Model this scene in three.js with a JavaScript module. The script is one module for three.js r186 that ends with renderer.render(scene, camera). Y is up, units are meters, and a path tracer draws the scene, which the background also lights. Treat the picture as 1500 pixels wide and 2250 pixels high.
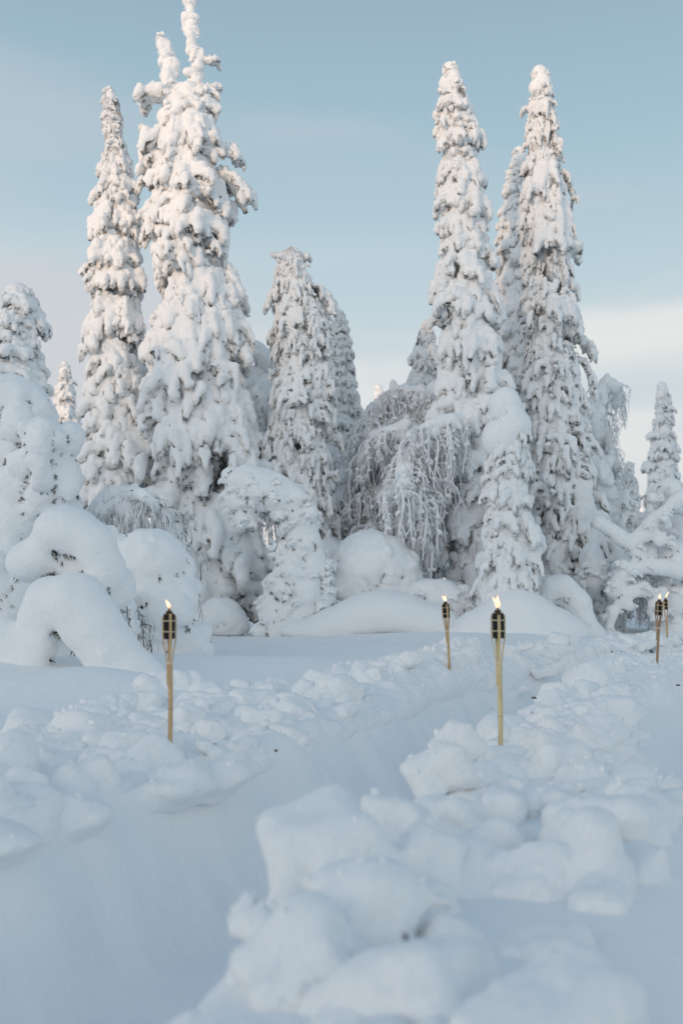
import * as THREE from 'three';
import { mergeGeometries } from 'three/addons/utils/BufferGeometryUtils.js';

// ------------------------------------------------------------------ camera, sky, sun, exposure
const W = 682, H = 1024, FPX = 2189, EYE = 1.5, TILT = Math.atan(175 / FPX);     // focal length in pixels of the 1500 x 2250 photograph
const scene = new THREE.Scene();
const camera = new THREE.PerspectiveCamera(THREE.MathUtils.radToDeg(2 * Math.atan(1125 / FPX)), W / H, 0.05, 6000);
camera.position.set(0, EYE, 0);
camera.rotation.set(TILT, 0, 0);
camera.focus = 9; camera.userData.fStop = 1.9;
scene.add(camera);
const renderer = new THREE.WebGLRenderer({ antialias: true });
renderer.setSize(W, H);
renderer.toneMapping = THREE.LinearToneMapping;
renderer.toneMappingExposure = 1;
renderer.shadowMap.enabled = true;

const SUN = new THREE.Vector3(-0.5, 0.075, 0.85).normalize();
function hash(x, y, z) { let h = Math.imul(x, 374761393) ^ Math.imul(y, 668265263) ^ Math.imul(z, 1274126177); h = Math.imul(h ^ (h >>> 13), 1103515245); h ^= h >>> 16; return (h >>> 0) / 4294967296; }
function noise(x, y, z) {                                            // value noise, -1..1
  const i = Math.floor(x), j = Math.floor(y), k = Math.floor(z); let a = x - i, b = y - j, c = z - k;
  a = a * a * (3 - 2 * a); b = b * b * (3 - 2 * b); c = c * c * (3 - 2 * c);
  const L = (p, q, t) => p + (q - p) * t;
  return 2 * L(L(L(hash(i, j, k), hash(i + 1, j, k), a), L(hash(i, j + 1, k), hash(i + 1, j + 1, k), a), b),
    L(L(hash(i, j, k + 1), hash(i + 1, j, k + 1), a), L(hash(i, j + 1, k + 1), hash(i + 1, j + 1, k + 1), a), b), c) - 1;
}
const fbm = (x, y, z, n = 4) => { let s = 0, a = 0.5; for (let i = 0; i < n; i++) { s += a * noise(x, y, z); x *= 2.03; y *= 2.03; z *= 2.03; a *= 0.5; } return s; };
const smooth = (a, b, x) => { const t = Math.min(1, Math.max(0, (x - a) / (b - a))); return t * t * (3 - 2 * t); };
const lin = (r, g, b) => new THREE.Color().setRGB(r / 255, g / 255, b / 255, THREE.SRGBColorSpace);
{
  const w = 1024, h = 512, data = new Float32Array(w * h * 4), d = new THREE.Vector3(), c = new THREE.Color();
  const stops = [[-90, lin(205, 212, 218)], [-2, lin(226, 220, 215)], [2, lin(229, 223, 217)], [5, lin(220, 222, 222)], [9, lin(211, 219, 223)], [13, lin(202, 215, 221)], [18, lin(187, 208, 218)], [25, lin(165, 193, 207)], [32, lin(152, 178, 196)], [50, lin(127, 156, 180)], [90, lin(102, 136, 168)]];
  const hazeWhite = lin(230, 232, 230), lilac = lin(207, 208, 213), sunward = new THREE.Color(1, 0.86, 0.72);
  for (let y = 0; y < h; y++) for (let x = 0; x < w; x++) {
    const el = ((y + 0.5) / h - 0.5) * Math.PI, az = ((x + 0.5) / w - 0.5) * 2 * Math.PI, e = el * 180 / Math.PI;
    d.set(Math.cos(el) * Math.cos(az), Math.sin(el), Math.cos(el) * Math.sin(az));
    let i = 0; while (i < stops.length - 2 && e > stops[i + 1][0]) i++;
    const t = Math.min(1, Math.max(0, (e - stops[i][0]) / (stops[i + 1][0] - stops[i][0])));
    c.copy(stops[i][1]).lerp(stops[i + 1][1], t);
    const a = Math.atan2(d.x, -d.z) * 180 / Math.PI;                // degrees to the right of the view
    const n = fbm(a * 0.07 + 3, e * 0.35, 2.5, 5), n2 = fbm(a * 0.03 + 9, e * 0.16, 7.5, 5);
    let m = smooth(-0.1, 0.35, n) * smooth(2, 7, e) * smooth(21, 12, e) * 0.75;                      // thin streaks low down
    m = Math.max(m, smooth(9, 14, a + 5 * n2) * smooth(16.2, 15.2, e + 1.5 * n) * smooth(10.5, 14, e + 2 * n) * 0.92);   // the bright bank on the right
    c.lerp(hazeWhite, m);
    c.lerp(lilac, 0.75 * smooth(-3, -13, a + 8 * n2) * smooth(22, 16, e + 5 * n) * smooth(4, 9, e));   // the grey veil on the left
    c.lerp(lilac, 0.3 * smooth(-0.05, 0.4, n2) * smooth(12, 24, e) * smooth(60, 30, e));
    const s = Math.max(0, d.dot(SUN)), glow = 1.02 * s ** 1.5 * smooth(70, 0, Math.abs(e)) + 0.6 * s ** 12;
    c.r += sunward.r * glow; c.g += sunward.g * glow; c.b += sunward.b * glow;
    data.set([c.r, c.g, c.b, 1], (y * w + x) * 4);
  }
  const sky = new THREE.DataTexture(data, w, h, THREE.RGBAFormat, THREE.FloatType);
  sky.mapping = THREE.EquirectangularReflectionMapping; sky.magFilter = THREE.LinearFilter; sky.needsUpdate = true;
  scene.background = sky; scene.environment = sky;
}
const sun = new THREE.DirectionalLight(new THREE.Color(1, 0.63, 0.37), 1.45);
sun.name = 'sun'; sun.position.copy(SUN).multiplyScalar(60); sun.castShadow = true; sun.shadow.radius = 4;
sun.shadow.mapSize.set(2048, 2048); Object.assign(sun.shadow.camera, { left: -30, right: 30, top: 30, bottom: -30, near: 1, far: 160 });
scene.add(sun, sun.target);

// ------------------------------------------------------------------ helpers
let seed = 12345;
const rnd = () => { seed = (seed + 0x6D2B79F5) | 0; let t = Math.imul(seed ^ (seed >>> 15), 1 | seed); t = (t + Math.imul(t ^ (t >>> 7), 61 | t)) ^ t; return ((t ^ (t >>> 14)) >>> 0) / 4294967296; };
const rr = (a, b) => a + (b - a) * rnd();
const CT = Math.cos(TILT), ST = Math.sin(TILT);
function P(px, py, d) {                                              // a place seen at a pixel of the photograph, d metres in front of the camera
  const x = (px - 750) / FPX, y = (1125 - py) / FPX, f = CT - y * ST, u = ST + y * CT;
  return new THREE.Vector3(x / f * d, EYE + u / f * d, -d);
}
const M = (px, d) => px / FPX * d;                                   // pixels to metres at a distance
const used = {};
function numbered(name) { const n = used[name] = (used[name] ?? -1) + 1; return n ? `${name}_${String(n).padStart(3, '0')}` : name; }
function thing(name, label, category, at, group) {
  const o = new THREE.Group(); o.name = numbered(name); o.position.copy(at); o.userData = { label, category };
  if (group) o.userData.group = group;
  scene.add(o); return o;
}
function part(name, geometry, material, parent, kind) {
  const m = new THREE.Mesh(geometry, material); m.name = name; m.castShadow = m.receiveShadow = true;
  if (kind) m.userData.kind = kind;
  parent.add(m); return m;
}
function grainTexture(n, f, sharp) {                                 // tileable fine grain for bump
  const data = new Uint8Array(n * n * 4);
  for (let y = 0; y < n; y++) for (let x = 0; x < n; x++) {
    let s = 0, a = 0.5;
    for (let o = 1; o <= 4; o++) { const q = f * 2 ** o, X = x / n * q, Y = y / n * q, i = Math.floor(X), j = Math.floor(Y), u = X - i, v = Y - j, hh = (p, r) => hash((p % q + q) % q, (r % q + q) % q, o); s += a * ((hh(i, j) * (1 - u) + hh(i + 1, j) * u) * (1 - v) + (hh(i, j + 1) * (1 - u) + hh(i + 1, j + 1) * u) * v); a *= sharp; }
    const b = Math.min(255, Math.round(s * 200)); data.set([b, b, b, 255], (y * n + x) * 4);
  }
  const t = new THREE.DataTexture(data, n, n); t.wrapS = t.wrapT = THREE.RepeatWrapping; t.magFilter = THREE.LinearFilter; t.needsUpdate = true; return t;
}
const grain = grainTexture(512, 16, 0.7);
const clumpy = (() => {                                              // tileable lumps of rime, for relief too fine to mesh
  const n = 512, c = 14, data = new Uint8Array(n * n * 4);
  for (let y = 0; y < n; y++) for (let x = 0; x < n; x++) {
    let v = 0;
    for (const [k, a] of [[c, 0.6], [c * 3, 0.4]]) { const X = x / n * k, Y = y / n * k, i = Math.floor(X), j = Math.floor(Y); let best = 9; for (let p = -1; p < 2; p++) for (let q = -1; q < 2; q++) { const I = ((i + p) % k + k) % k, J = ((j + q) % k + k) % k, dx = i + p + hash(I, J, k) - X, dy = j + q + hash(I + 31, J, k) - Y; best = Math.min(best, dx * dx + dy * dy); } v += a * Math.sqrt(Math.max(0, 1 - best)); }
    const w = Math.round(255 * v); data.set([w, w, w, 255], (y * n + x) * 4);
  }
  const t = new THREE.DataTexture(data, n, n); t.wrapS = t.wrapT = THREE.RepeatWrapping; t.magFilter = THREE.LinearFilter; t.needsUpdate = true; return t;
})();
const smoothSnow = new THREE.MeshStandardMaterial({ color: new THREE.Color().setRGB(0.92, 0.925, 0.93), roughness: 0.95, bumpMap: grain, bumpScale: 0.012 });
const clumpMat = new THREE.MeshStandardMaterial({ color: new THREE.Color().setRGB(0.92, 0.925, 0.93), roughness: 0.95 });
const snowMat = new THREE.MeshStandardMaterial({ color: new THREE.Color().setRGB(0.92, 0.925, 0.93), roughness: 0.95, bumpMap: clumpy, bumpScale: 0.018 });
const groundMat = new THREE.MeshStandardMaterial({ color: new THREE.Color().setRGB(0.92, 0.925, 0.93), roughness: 0.95, bumpMap: grain, bumpScale: 0.008 });
const frostMat = new THREE.MeshStandardMaterial({ color: 0xffffff, roughness: 0.95, vertexColors: true });
const needleMat = new THREE.MeshStandardMaterial({ color: 0xffffff, roughness: 0.9, vertexColors: true });

// Worley bumps: round lumps packed side by side, 0..1
function lumps(x, y, z) {
  const i = Math.floor(x), j = Math.floor(y), k = Math.floor(z); let best = 9;
  for (let a = -1; a < 2; a++) for (let b = -1; b < 2; b++) for (let c = -1; c < 2; c++) {
    const I = i + a, J = j + b, K = k + c, dx = I + hash(I, J, K) - x, dy = J + hash(I + 57, J, K) - y, dz = K + hash(I, J + 91, K) - z, d = dx * dx + dy * dy + dz * dz;
    if (d < best) best = d;
  }
  return Math.sqrt(Math.max(0, 1 - best));
}
// broken chunks: every cell is a flat, tilted facet at its own height, -1..1
function chunks(x, y, z) {
  x += 0.35 * noise(x * 1.3, y * 1.3, z * 1.3 + 40); y += 0.35 * noise(x * 1.3 + 20, y * 1.3, z * 1.3); z += 0.35 * noise(x * 1.3, y * 1.3 + 60, z * 1.3);
  const i = Math.floor(x), j = Math.floor(y), k = Math.floor(z); let best = 9, h = 0;
  for (let a = -1; a < 2; a++) for (let b = -1; b < 2; b++) for (let c = -1; c < 2; c++) {
    const I = i + a, J = j + b, K = k + c, dx = I + hash(I, J, K) - x, dy = J + hash(I + 57, J, K) - y, dz = K + hash(I, J + 91, K) - z, d = dx * dx + dy * dy + dz * dz;
    if (d < best) { best = d; h = hash(I + 7, J, K + 3) * 2 - 1 + 1.2 * ((hash(I, J + 5, K) - 0.5) * dx + (hash(I, J, K + 9) - 0.5) * dy + (hash(I + 11, J, K) - 0.5) * dz); }
  }
  return h;
}
// primitives of a snow body: e = ellipsoid, c = tapered capsule, b = turned rounded box. Each: {d(x,y,z), box:[x0,y0,z0,x1,y1,z1], k}
function ell(c, rx, ry = rx, rz = rx, k = 0.06) {
  const { x: X, y: Y, z: Z } = c;
  return { k, box: [X - rx, Y - ry, Z - rz, X + rx, Y + ry, Z + rz], d: rx === ry && ry === rz ? (x, y, z) => Math.sqrt((x - X) ** 2 + (y - Y) ** 2 + (z - Z) ** 2) - rx
    : (x, y, z) => { const a = (x - X) / rx, b = (y - Y) / ry, c2 = (z - Z) / rz, k0 = Math.sqrt(a * a + b * b + c2 * c2), k1 = Math.sqrt((a / rx) ** 2 + (b / ry) ** 2 + (c2 / rz) ** 2); return k1 < 1e-6 ? -Math.min(rx, ry, rz) : k0 * (k0 - 1) / k1; } };
}
function cap(a, b, ra, rb = ra, k = 0.06) {
  const ex = b.x - a.x, ey = b.y - a.y, ez = b.z - a.z, L = ex * ex + ey * ey + ez * ez || 1e-9, r = Math.max(ra, rb);
  return { k, box: [Math.min(a.x, b.x) - r, Math.min(a.y, b.y) - r, Math.min(a.z, b.z) - r, Math.max(a.x, b.x) + r, Math.max(a.y, b.y) + r, Math.max(a.z, b.z) + r],
    d: (x, y, z) => { const px = x - a.x, py = y - a.y, pz = z - a.z, t = Math.min(1, Math.max(0, (px * ex + py * ey + pz * ez) / L)); return Math.sqrt((px - ex * t) ** 2 + (py - ey * t) ** 2 + (pz - ez * t) ** 2) - ra - (rb - ra) * t; } };
}
function brick(c, hx, hy, hz, euler, round, k = 0.03) {
  const m = new THREE.Matrix4().makeRotationFromEuler(euler).elements, R = Math.hypot(hx, hy, hz);
  return { k, box: [c.x - R, c.y - R, c.z - R, c.x + R, c.y + R, c.z + R],
    d: (x, y, z) => { const px = x - c.x, py = y - c.y, pz = z - c.z, a = Math.abs(px * m[0] + py * m[1] + pz * m[2]) - hx + round, b = Math.abs(px * m[4] + py * m[5] + pz * m[6]) - hy + round, e = Math.abs(px * m[8] + py * m[9] + pz * m[10]) - hz + round;
      return Math.sqrt(Math.max(a, 0) ** 2 + Math.max(b, 0) ** 2 + Math.max(e, 0) ** 2) + Math.min(0, Math.max(a, b, e)) - round; } };
}
// meshes the smooth union of primitives (surface nets); bump(x,y,z) pushes the surface outwards; below floorY it is cut open
function body(prims, cell, bump, band = 0.25, floorY = -1e9, uvScale = 1) {
  let x0 = 1e9, y0 = 1e9, z0 = 1e9, x1 = -1e9, y1 = -1e9, z1 = -1e9;
  for (const p of prims) { x0 = Math.min(x0, p.box[0]); y0 = Math.min(y0, p.box[1]); z0 = Math.min(z0, p.box[2]); x1 = Math.max(x1, p.box[3]); y1 = Math.max(y1, p.box[4]); z1 = Math.max(z1, p.box[5]); }
  const pad = band * 0.6 + 2 * cell; x0 -= pad; y0 = Math.max(y0 - pad, floorY); z0 -= pad; x1 += pad; y1 += pad; z1 += pad;
  const nx = Math.ceil((x1 - x0) / cell) + 1, ny = Math.ceil((y1 - y0) / cell) + 1, nz = Math.ceil((z1 - z0) / cell) + 1, F = new Float32Array(nx * ny * nz).fill(1e3), sy = nx, sz = nx * ny;
  for (const p of prims) {
    const g = p.k + band * 0.6 + cell, b = p.box, ia = Math.max(0, Math.floor((b[0] - g - x0) / cell)), ib = Math.min(nx - 1, Math.ceil((b[3] + g - x0) / cell)), ja = Math.max(0, Math.floor((b[1] - g - y0) / cell)), jb = Math.min(ny - 1, Math.ceil((b[4] + g - y0) / cell)), ka = Math.max(0, Math.floor((b[2] - g - z0) / cell)), kb = Math.min(nz - 1, Math.ceil((b[5] + g - z0) / cell)), k = p.k;
    for (let kk = ka; kk <= kb; kk++) for (let j = ja; j <= jb; j++) { let at = kk * sz + j * sy + ia; for (let i = ia; i <= ib; i++, at++) {
      const f = F[at], d = p.d(x0 + i * cell, y0 + j * cell, z0 + kk * cell), h = k - Math.abs(f - d);
      F[at] = Math.min(f, d) - (h > 0 ? h * h * 0.25 / k : 0);
    } }
  }
  if (bump) { let at = 0; for (let k = 0; k < nz; k++) for (let j = 0; j < ny; j++) for (let i = 0; i < nx; i++, at++) { const f = F[at]; if (f > -band && f < band) F[at] = f - bump(x0 + i * cell, y0 + j * cell, z0 + k * cell); } }
  const id = new Int32Array(F.length).fill(-1), pos = [], ind = [];
  const off = [0, 1, sy, sy + 1, sz, sz + 1, sz + sy, sz + sy + 1], E = [[0, 1], [2, 3], [4, 5], [6, 7], [0, 2], [1, 3], [4, 6], [5, 7], [0, 4], [1, 5], [2, 6], [3, 7]];
  for (let k = 0; k < nz - 1; k++) for (let j = 0; j < ny - 1; j++) for (let i = 0; i < nx - 1; i++) {
    const at = k * sz + j * sy + i; let mask = 0;
    for (let q = 0; q < 8; q++) if (F[at + off[q]] < 0) mask |= 1 << q;
    if (mask === 0 || mask === 255) continue;
    let X = 0, Y = 0, Z = 0, n = 0;
    for (const [a, b] of E) { if (((mask >> a) & 1) === ((mask >> b) & 1)) continue; const fa = F[at + off[a]], t = fa / (fa - F[at + off[b]]); X += (a & 1) + ((b & 1) - (a & 1)) * t; Y += ((a >> 1) & 1) + (((b >> 1) & 1) - ((a >> 1) & 1)) * t; Z += (a >> 2) + ((b >> 2) - (a >> 2)) * t; n++; }
    id[at] = pos.length / 3; pos.push(x0 + (i + X / n) * cell, y0 + (j + Y / n) * cell, z0 + (k + Z / n) * cell);
  }
  const quad = (a, b, c, d, flip) => { if (a < 0 || b < 0 || c < 0 || d < 0) return; flip ? ind.push(a, c, b, b, c, d) : ind.push(a, b, c, b, d, c); };
  for (let k = 1; k < nz - 1; k++) for (let j = 1; j < ny - 1; j++) for (let i = 1; i < nx - 1; i++) {
    const at = k * sz + j * sy + i, s = F[at] < 0;
    if (s !== (F[at + 1] < 0)) quad(id[at - sy - sz], id[at - sz], id[at - sy], id[at], !s);
    if (s !== (F[at + sy] < 0)) quad(id[at - 1 - sz], id[at - 1], id[at - sz], id[at], !s);
    if (s !== (F[at + sz] < 0)) quad(id[at - 1 - sy], id[at - sy], id[at - 1], id[at], !s);
  }
  const g = new THREE.BufferGeometry(); g.setAttribute('position', new THREE.Float32BufferAttribute(pos, 3)); g.setIndex(ind); g.computeVertexNormals();
  const uv = new Float32Array(pos.length / 3 * 2); for (let i = 0; i < uv.length / 2; i++) { uv[i * 2] = (pos[i * 3] + pos[i * 3 + 2] * 0.6) * uvScale; uv[i * 2 + 1] = (pos[i * 3 + 1] + pos[i * 3 + 2] * 0.5) * uvScale; }
  g.setAttribute('uv', new THREE.BufferAttribute(uv, 2));
  return g;
}
function spikes(pos, col, idx, a, nrm, size) {                       // four needled twigs at a point
  const d = new THREE.Vector3(), s = new THREE.Vector3(), u = new THREE.Vector3(), bx = rr(-0.7, 0.7), by = rr(-0.9, 0.2), bz = rr(-0.7, 0.7);
  for (let q = 0; q < 4; q++) {
    d.copy(nrm).multiplyScalar(0.8); d.x += bx + rr(-0.5, 0.5); d.y += by + rr(-0.5, 0.5); d.z += bz + rr(-0.5, 0.5); d.normalize();
    s.set(rr(-1, 1), rr(-1, 1), rr(-1, 1)).cross(d).normalize(); u.crossVectors(s, d);
    const l = size * rr(0.5, 1.2), w = size * rr(0.07, 0.13), b0 = pos.length / 3, ox = rr(-0.3, 0.3) * size, oy = rr(-0.3, 0.3) * size, fr = rnd() < 0.35 ? rr(0.3, 0.6) : rr(0.02, 0.09);
    for (const [e, f] of [[1, 0], [-0.5, 0.87], [-0.5, -0.87]]) pos.push(a.x + ox - d.x * size * 0.35 + (s.x * e + u.x * f) * w, a.y + oy - d.y * size * 0.35 + (s.y * e + u.y * f) * w, a.z - d.z * size * 0.35 + (s.z * e + u.z * f) * w);
    pos.push(a.x + ox + d.x * l * 0.7, a.y + oy + d.y * l * 0.7, a.z + d.z * l * 0.7);
    for (let e = 0; e < 4; e++) col.push(fr * 1.05, fr, fr * 0.86);
    idx.push(b0, b0 + 1, b0 + 3, b0 + 1, b0 + 2, b0 + 3, b0 + 2, b0, b0 + 3);
  }
}
// dark needle sprays poking out of the hollows and the undersides of a snow body
function sprays(g, count, size, o = {}) {
  const p = g.attributes.position.array, n = g.attributes.normal.array, ix = g.index.array, N = p.length / 3, sum = new Float32Array(N * 3), deg = new Uint8Array(N);
  for (let t = 0; t < ix.length; t += 3) for (let e = 0; e < 3; e++) { const a = ix[t + e], b = ix[t + (e + 1) % 3]; for (let c = 0; c < 3; c++) sum[a * 3 + c] += p[b * 3 + c]; deg[a]++; }
  const list = [];
  for (let v = 0; v < N; v++) { if (!deg[v]) continue; let c = 0; for (let q = 0; q < 3; q++) c += (sum[v * 3 + q] / deg[v] - p[v * 3 + q]) * n[v * 3 + q]; list.push([c * 12 / size - n[v * 3 + 1] * (o.down ?? 0.5) + rnd() * (o.mix ?? 0.7), v]); }
  list.sort((a, b) => b[0] - a[0]);
  const pos = [], col = [], idx = [], u = new THREE.Vector3(), a = new THREE.Vector3();
  const pool = Math.min(list.length, Math.max(count, Math.floor(list.length * (o.share ?? 0.22))));
  for (let i = 0; i < count && pool; i++) { const v = list[Math.floor(rnd() * pool)][1]; spikes(pos, col, idx, a.fromArray(p, v * 3), u.fromArray(n, v * 3), size); }
  const r = new THREE.BufferGeometry(); r.setAttribute('position', new THREE.Float32BufferAttribute(pos, 3)); r.setAttribute('color', new THREE.Float32BufferAttribute(col, 3)); r.setIndex(idx); r.computeVertexNormals();
  return r;
}
function tint(g, f) { const p = g.attributes.position, c = new Float32Array(p.count * 3); for (let i = 0; i < p.count; i++) c.set(f(p.getX(i), p.getY(i), p.getZ(i)), i * 3); g.setAttribute('color', new THREE.BufferAttribute(c, 3)); return g; }
function tube(points, radii, sides = 5) {                            // a closed tapered tube through points
  const n = points.length, pos = [], idx = [], d = new THREE.Vector3(), s = new THREE.Vector3(), u = new THREE.Vector3();
  for (let i = 0; i < n; i++) {
    d.subVectors(points[Math.min(n - 1, i + 1)], points[Math.max(0, i - 1)]).normalize(); s.set(0.31, 0.17, 0.93); if (Math.abs(s.dot(d)) > 0.9) s.set(1, 0, 0); s.cross(d).normalize(); u.crossVectors(d, s);
    const r = typeof radii === 'function' ? radii(i / (n - 1)) : radii[i];
    for (let k = 0; k < sides; k++) { const a = k / sides * Math.PI * 2; pos.push(points[i].x + (s.x * Math.cos(a) + u.x * Math.sin(a)) * r, points[i].y + (s.y * Math.cos(a) + u.y * Math.sin(a)) * r, points[i].z + (s.z * Math.cos(a) + u.z * Math.sin(a)) * r); }
    if (i) for (let k = 0; k < sides; k++) { const a = (i - 1) * sides + k, b = (i - 1) * sides + (k + 1) % sides; idx.push(a, b, a + sides, b, b + sides, a + sides); }
  }
  for (const [e, f] of [[0, 1], [n - 1, 0]]) { const c = pos.length / 3; pos.push(points[e].x, points[e].y, points[e].z); for (let k = 0; k < sides; k++) { const a = e * sides + k, b = e * sides + (k + 1) % sides; f ? idx.push(c, b, a) : idx.push(c, a, b); } }
  const g = new THREE.BufferGeometry(); g.setAttribute('position', new THREE.Float32BufferAttribute(pos, 3)); g.setIndex(idx); g.computeVertexNormals(); return g;
}
// many small clumps of snow, too many to count: one instanced part
function clumps(parent, geometry, spots) {                           // spots: [position, outward angle, tilt, size]
  const m = new THREE.InstancedMesh(geometry, clumpMat, spots.length), q = new THREE.Matrix4(), r = new THREE.Quaternion(), e = new THREE.Euler();
  spots.forEach(([p, a, t, s], i) => m.setMatrixAt(i, q.compose(p, r.setFromEuler(e.set(rr(-0.5, 0.5), a, t, 'YXZ')), V(s, s * rr(0.8, 1.2), s * rr(0.8, 1.3)))));
  m.name = 'snow_clumps'; m.userData.kind = 'stuff'; m.castShadow = m.receiveShadow = true; parent.add(m); return m;
}
const V = (x, y, z) => new THREE.Vector3(x, y, z);
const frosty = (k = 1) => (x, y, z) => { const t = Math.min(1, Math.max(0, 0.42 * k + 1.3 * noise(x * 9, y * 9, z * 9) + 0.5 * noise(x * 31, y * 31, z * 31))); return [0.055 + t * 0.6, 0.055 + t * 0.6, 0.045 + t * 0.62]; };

// ------------------------------------------------------------------ the snow ground: undisturbed snow at 0.75 m, a shovelled trench for a path, a trodden flat at the right
const path = new THREE.CatmullRomCurve3([[-1.1, -2.5], [-1.0, -0.5], [-1.03, 1.0], [-1.04, 1.8], [-0.88, 2.5], [-0.56, 3.2], [-0.24, 3.9], [0.12, 4.85], [0.52, 6.1], [1.3, 8.1], [2.5, 9.9], [4.4, 11.6], [7.5, 13.4], [12, 15]].map(([x, z]) => V(x, 0, -z)));
const PATH = path.getSpacedPoints(240);
function toPath(x, z) {                                              // distance (left of the path is negative), progress 0..1
  let best = 1e9, bi = 0;
  for (let i = 0; i < PATH.length; i++) { const q = PATH[i], d = (q.x - x) ** 2 + (q.z - z) ** 2; if (d < best) { best = d; bi = i; } }
  const a = PATH[Math.max(0, bi - 1)], b = PATH[Math.min(PATH.length - 1, bi + 1)], side = (b.x - a.x) * (z - PATH[bi].z) - (b.z - a.z) * (x - PATH[bi].x);
  return [Math.sqrt(best) * Math.sign(side || 1), bi / (PATH.length - 1)];
}
const halfWidth = (s) => 0.42 + 0.14 * smooth(0.36, 0.24, s);
const drifts = [[-1.75, -7.1, 1.05, 0.55, 0.24], [-3.6, -8.2, 1.6, 0.7, 0.22], [-0.3, -9.6, 1.5, 0.7, 0.14], [-2.0, -9.2, 1.3, 0.6, 0.18], [0.6, -12.5, 2.4, 1.2, 0.1], [4.6, -14, 2.2, 1.0, 0.18], [1.8, -15.2, 1.8, 1, 0.16], [-5, -13, 2.5, 1.5, 0.2]];
function groundY(x, z) {
  let y = 0.75 + 0.05 * fbm(x * 0.35, 1.5, z * 0.35, 3) * 2 + 0.012 * noise(x * 2.2, 4, z * 2.2);
  for (const [a, b, w, l, h] of drifts) { const q = ((x - a) / w) ** 2 + ((z - b) / l) ** 2; if (q < 9) y += h * Math.exp(-q); }
  if (z < -20) y += 0.01 * (-z - 20) * smooth(20, 60, -z);
  if (x * x + z * z < 400) {
    const [d, s] = toPath(x, z), hw = halfWidth(s) + 0.04 * noise(x * 2, 0, z * 2), a = Math.abs(d);
    if (d > hw) { const far = smooth(hw + 0.45 + 0.4 * smooth(0.34, 0.26, s), hw + 1.05 + 0.5 * smooth(0.34, 0.26, s), d); y += (0.42 + 0.03 * fbm(x * 1.5, 8, z * 1.5, 3) - y) * far; }
    if (a < hw + 0.36) { const floor = 0.12 + 0.03 * noise(x * 3, 2, z * 3); y = floor + (y - floor) * smooth(hw - 0.28, hw + 0.26, a + 0.03 * noise(x * 6, y * 3, z * 6)); }
  }
  return y;
}
{
  const ang = [], rad = [];
  for (let a = -25; a <= 25; a += 0.16) ang.push(a);
  for (let a = 28; a < 334; a += 6) ang.push(a);
  for (let r = 0.35; r < 26; r *= 1.0085) rad.push(r);
  for (let r = 26; r < 5000; r *= 1.12) rad.push(r);
  const na = ang.length, pos = [0, groundY(0, 0), 0], uv = [0, 0], idx = [];
  rad.forEach((r, j) => ang.forEach((a, i) => {
    const x = r * Math.sin(a * Math.PI / 180), z = -r * Math.cos(a * Math.PI / 180);
    pos.push(x, groundY(x, z), z); uv.push(x * 0.7, z * 0.7);
    const A = 1 + j * na + i, B = 1 + j * na + (i + 1) % na;
    if (j === 0) idx.push(0, A, B); else idx.push(A - na, A, B - na, B - na, A, B);
  }));
  for (let i = 0; i < idx.length; i += 3) { const t = idx[i + 1]; idx[i + 1] = idx[i + 2]; idx[i + 2] = t; }
  const g = new THREE.BufferGeometry(); g.setAttribute('position', new THREE.Float32BufferAttribute(pos, 3)); g.setAttribute('uv', new THREE.Float32BufferAttribute(uv, 2)); g.setIndex(idx); g.computeVertexNormals();
  const m = part('snow_ground', g, groundMat, scene, 'structure'); m.userData.label = 'deep white snow covering the whole clearing, with a shovelled path trench';
}
function bankTop(x, z) {                                             // rough height of ground and banks together
  const [d, s] = toPath(x, z), hw = halfWidth(s), B = d < 0 ? BANKS.left : BANKS.right, w = B.width(s), u = (Math.abs(d) - hw - 0.02) / w;
  return Math.max(groundY(x, z), u > 0 && u < 1 ? 0.6 + (B.crest(s) - 0.6) * Math.sqrt(1 - (2 * u - 1) ** 2) : 0);
}
function onBank(px, py) { for (let d = 1.2; d < 16; d += 0.02) { const p = P(px, py, d); if (p.y < bankTop(p.x, p.z)) return d; } return 16; }
const BANKS = {
  left: { width: (s) => 0.7 + 0.75 * smooth(0.5, 0.36, s), crest: (s) => 0.93 - 0.2 * smooth(0.47, 0.38, s) + 0.03 * Math.sin(s * 40) },
  right: { width: (s) => 0.58 + 0.26 * smooth(0.34, 0.26, s), crest: (s) => 0.88 - 0.22 * smooth(0.47, 0.38, s) + 0.02 * Math.sin(s * 55 + 1) },
};
// the two banks of shovelled snow along the path: a ridge with clods of snow thrown on it
const crumb = (() => { const c = new THREE.IcosahedronGeometry(1, 2), p = c.attributes.position; for (let i = 0; i < p.count; i++) { const x = p.getX(i), y = p.getY(i), z = p.getZ(i), k = 0.85 + 0.28 * noise(x * 1.7 + 3, y * 1.7, z * 1.7) + 0.12 * noise(x * 4, y * 4, z * 4); p.setXYZ(i, x * k, y * k, z * k); } c.computeVertexNormals(); return c; })();
function clod(o, c, r) {
  const q = rr(0, 20);
  part('snow_clod', body([c], Math.max(0.011, r * 0.085), (x, y, z) => 0.14 * r * lumps(x * 1.9 / r + q, y * 1.9 / r, z * 1.9 / r) + 0.05 * r * chunks(x * 1.5 / r, y * 1.5 / r + q, z * 1.5 / r) + 0.012 * r * chunks(x * 5 / r, y * 5 / r + q, z * 5 / r) + 0.2 * r * noise(x * 0.8 / r, y / r + q, z * 0.8 / r) - 0.12 * r, r), smoothSnow, o);
}
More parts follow.
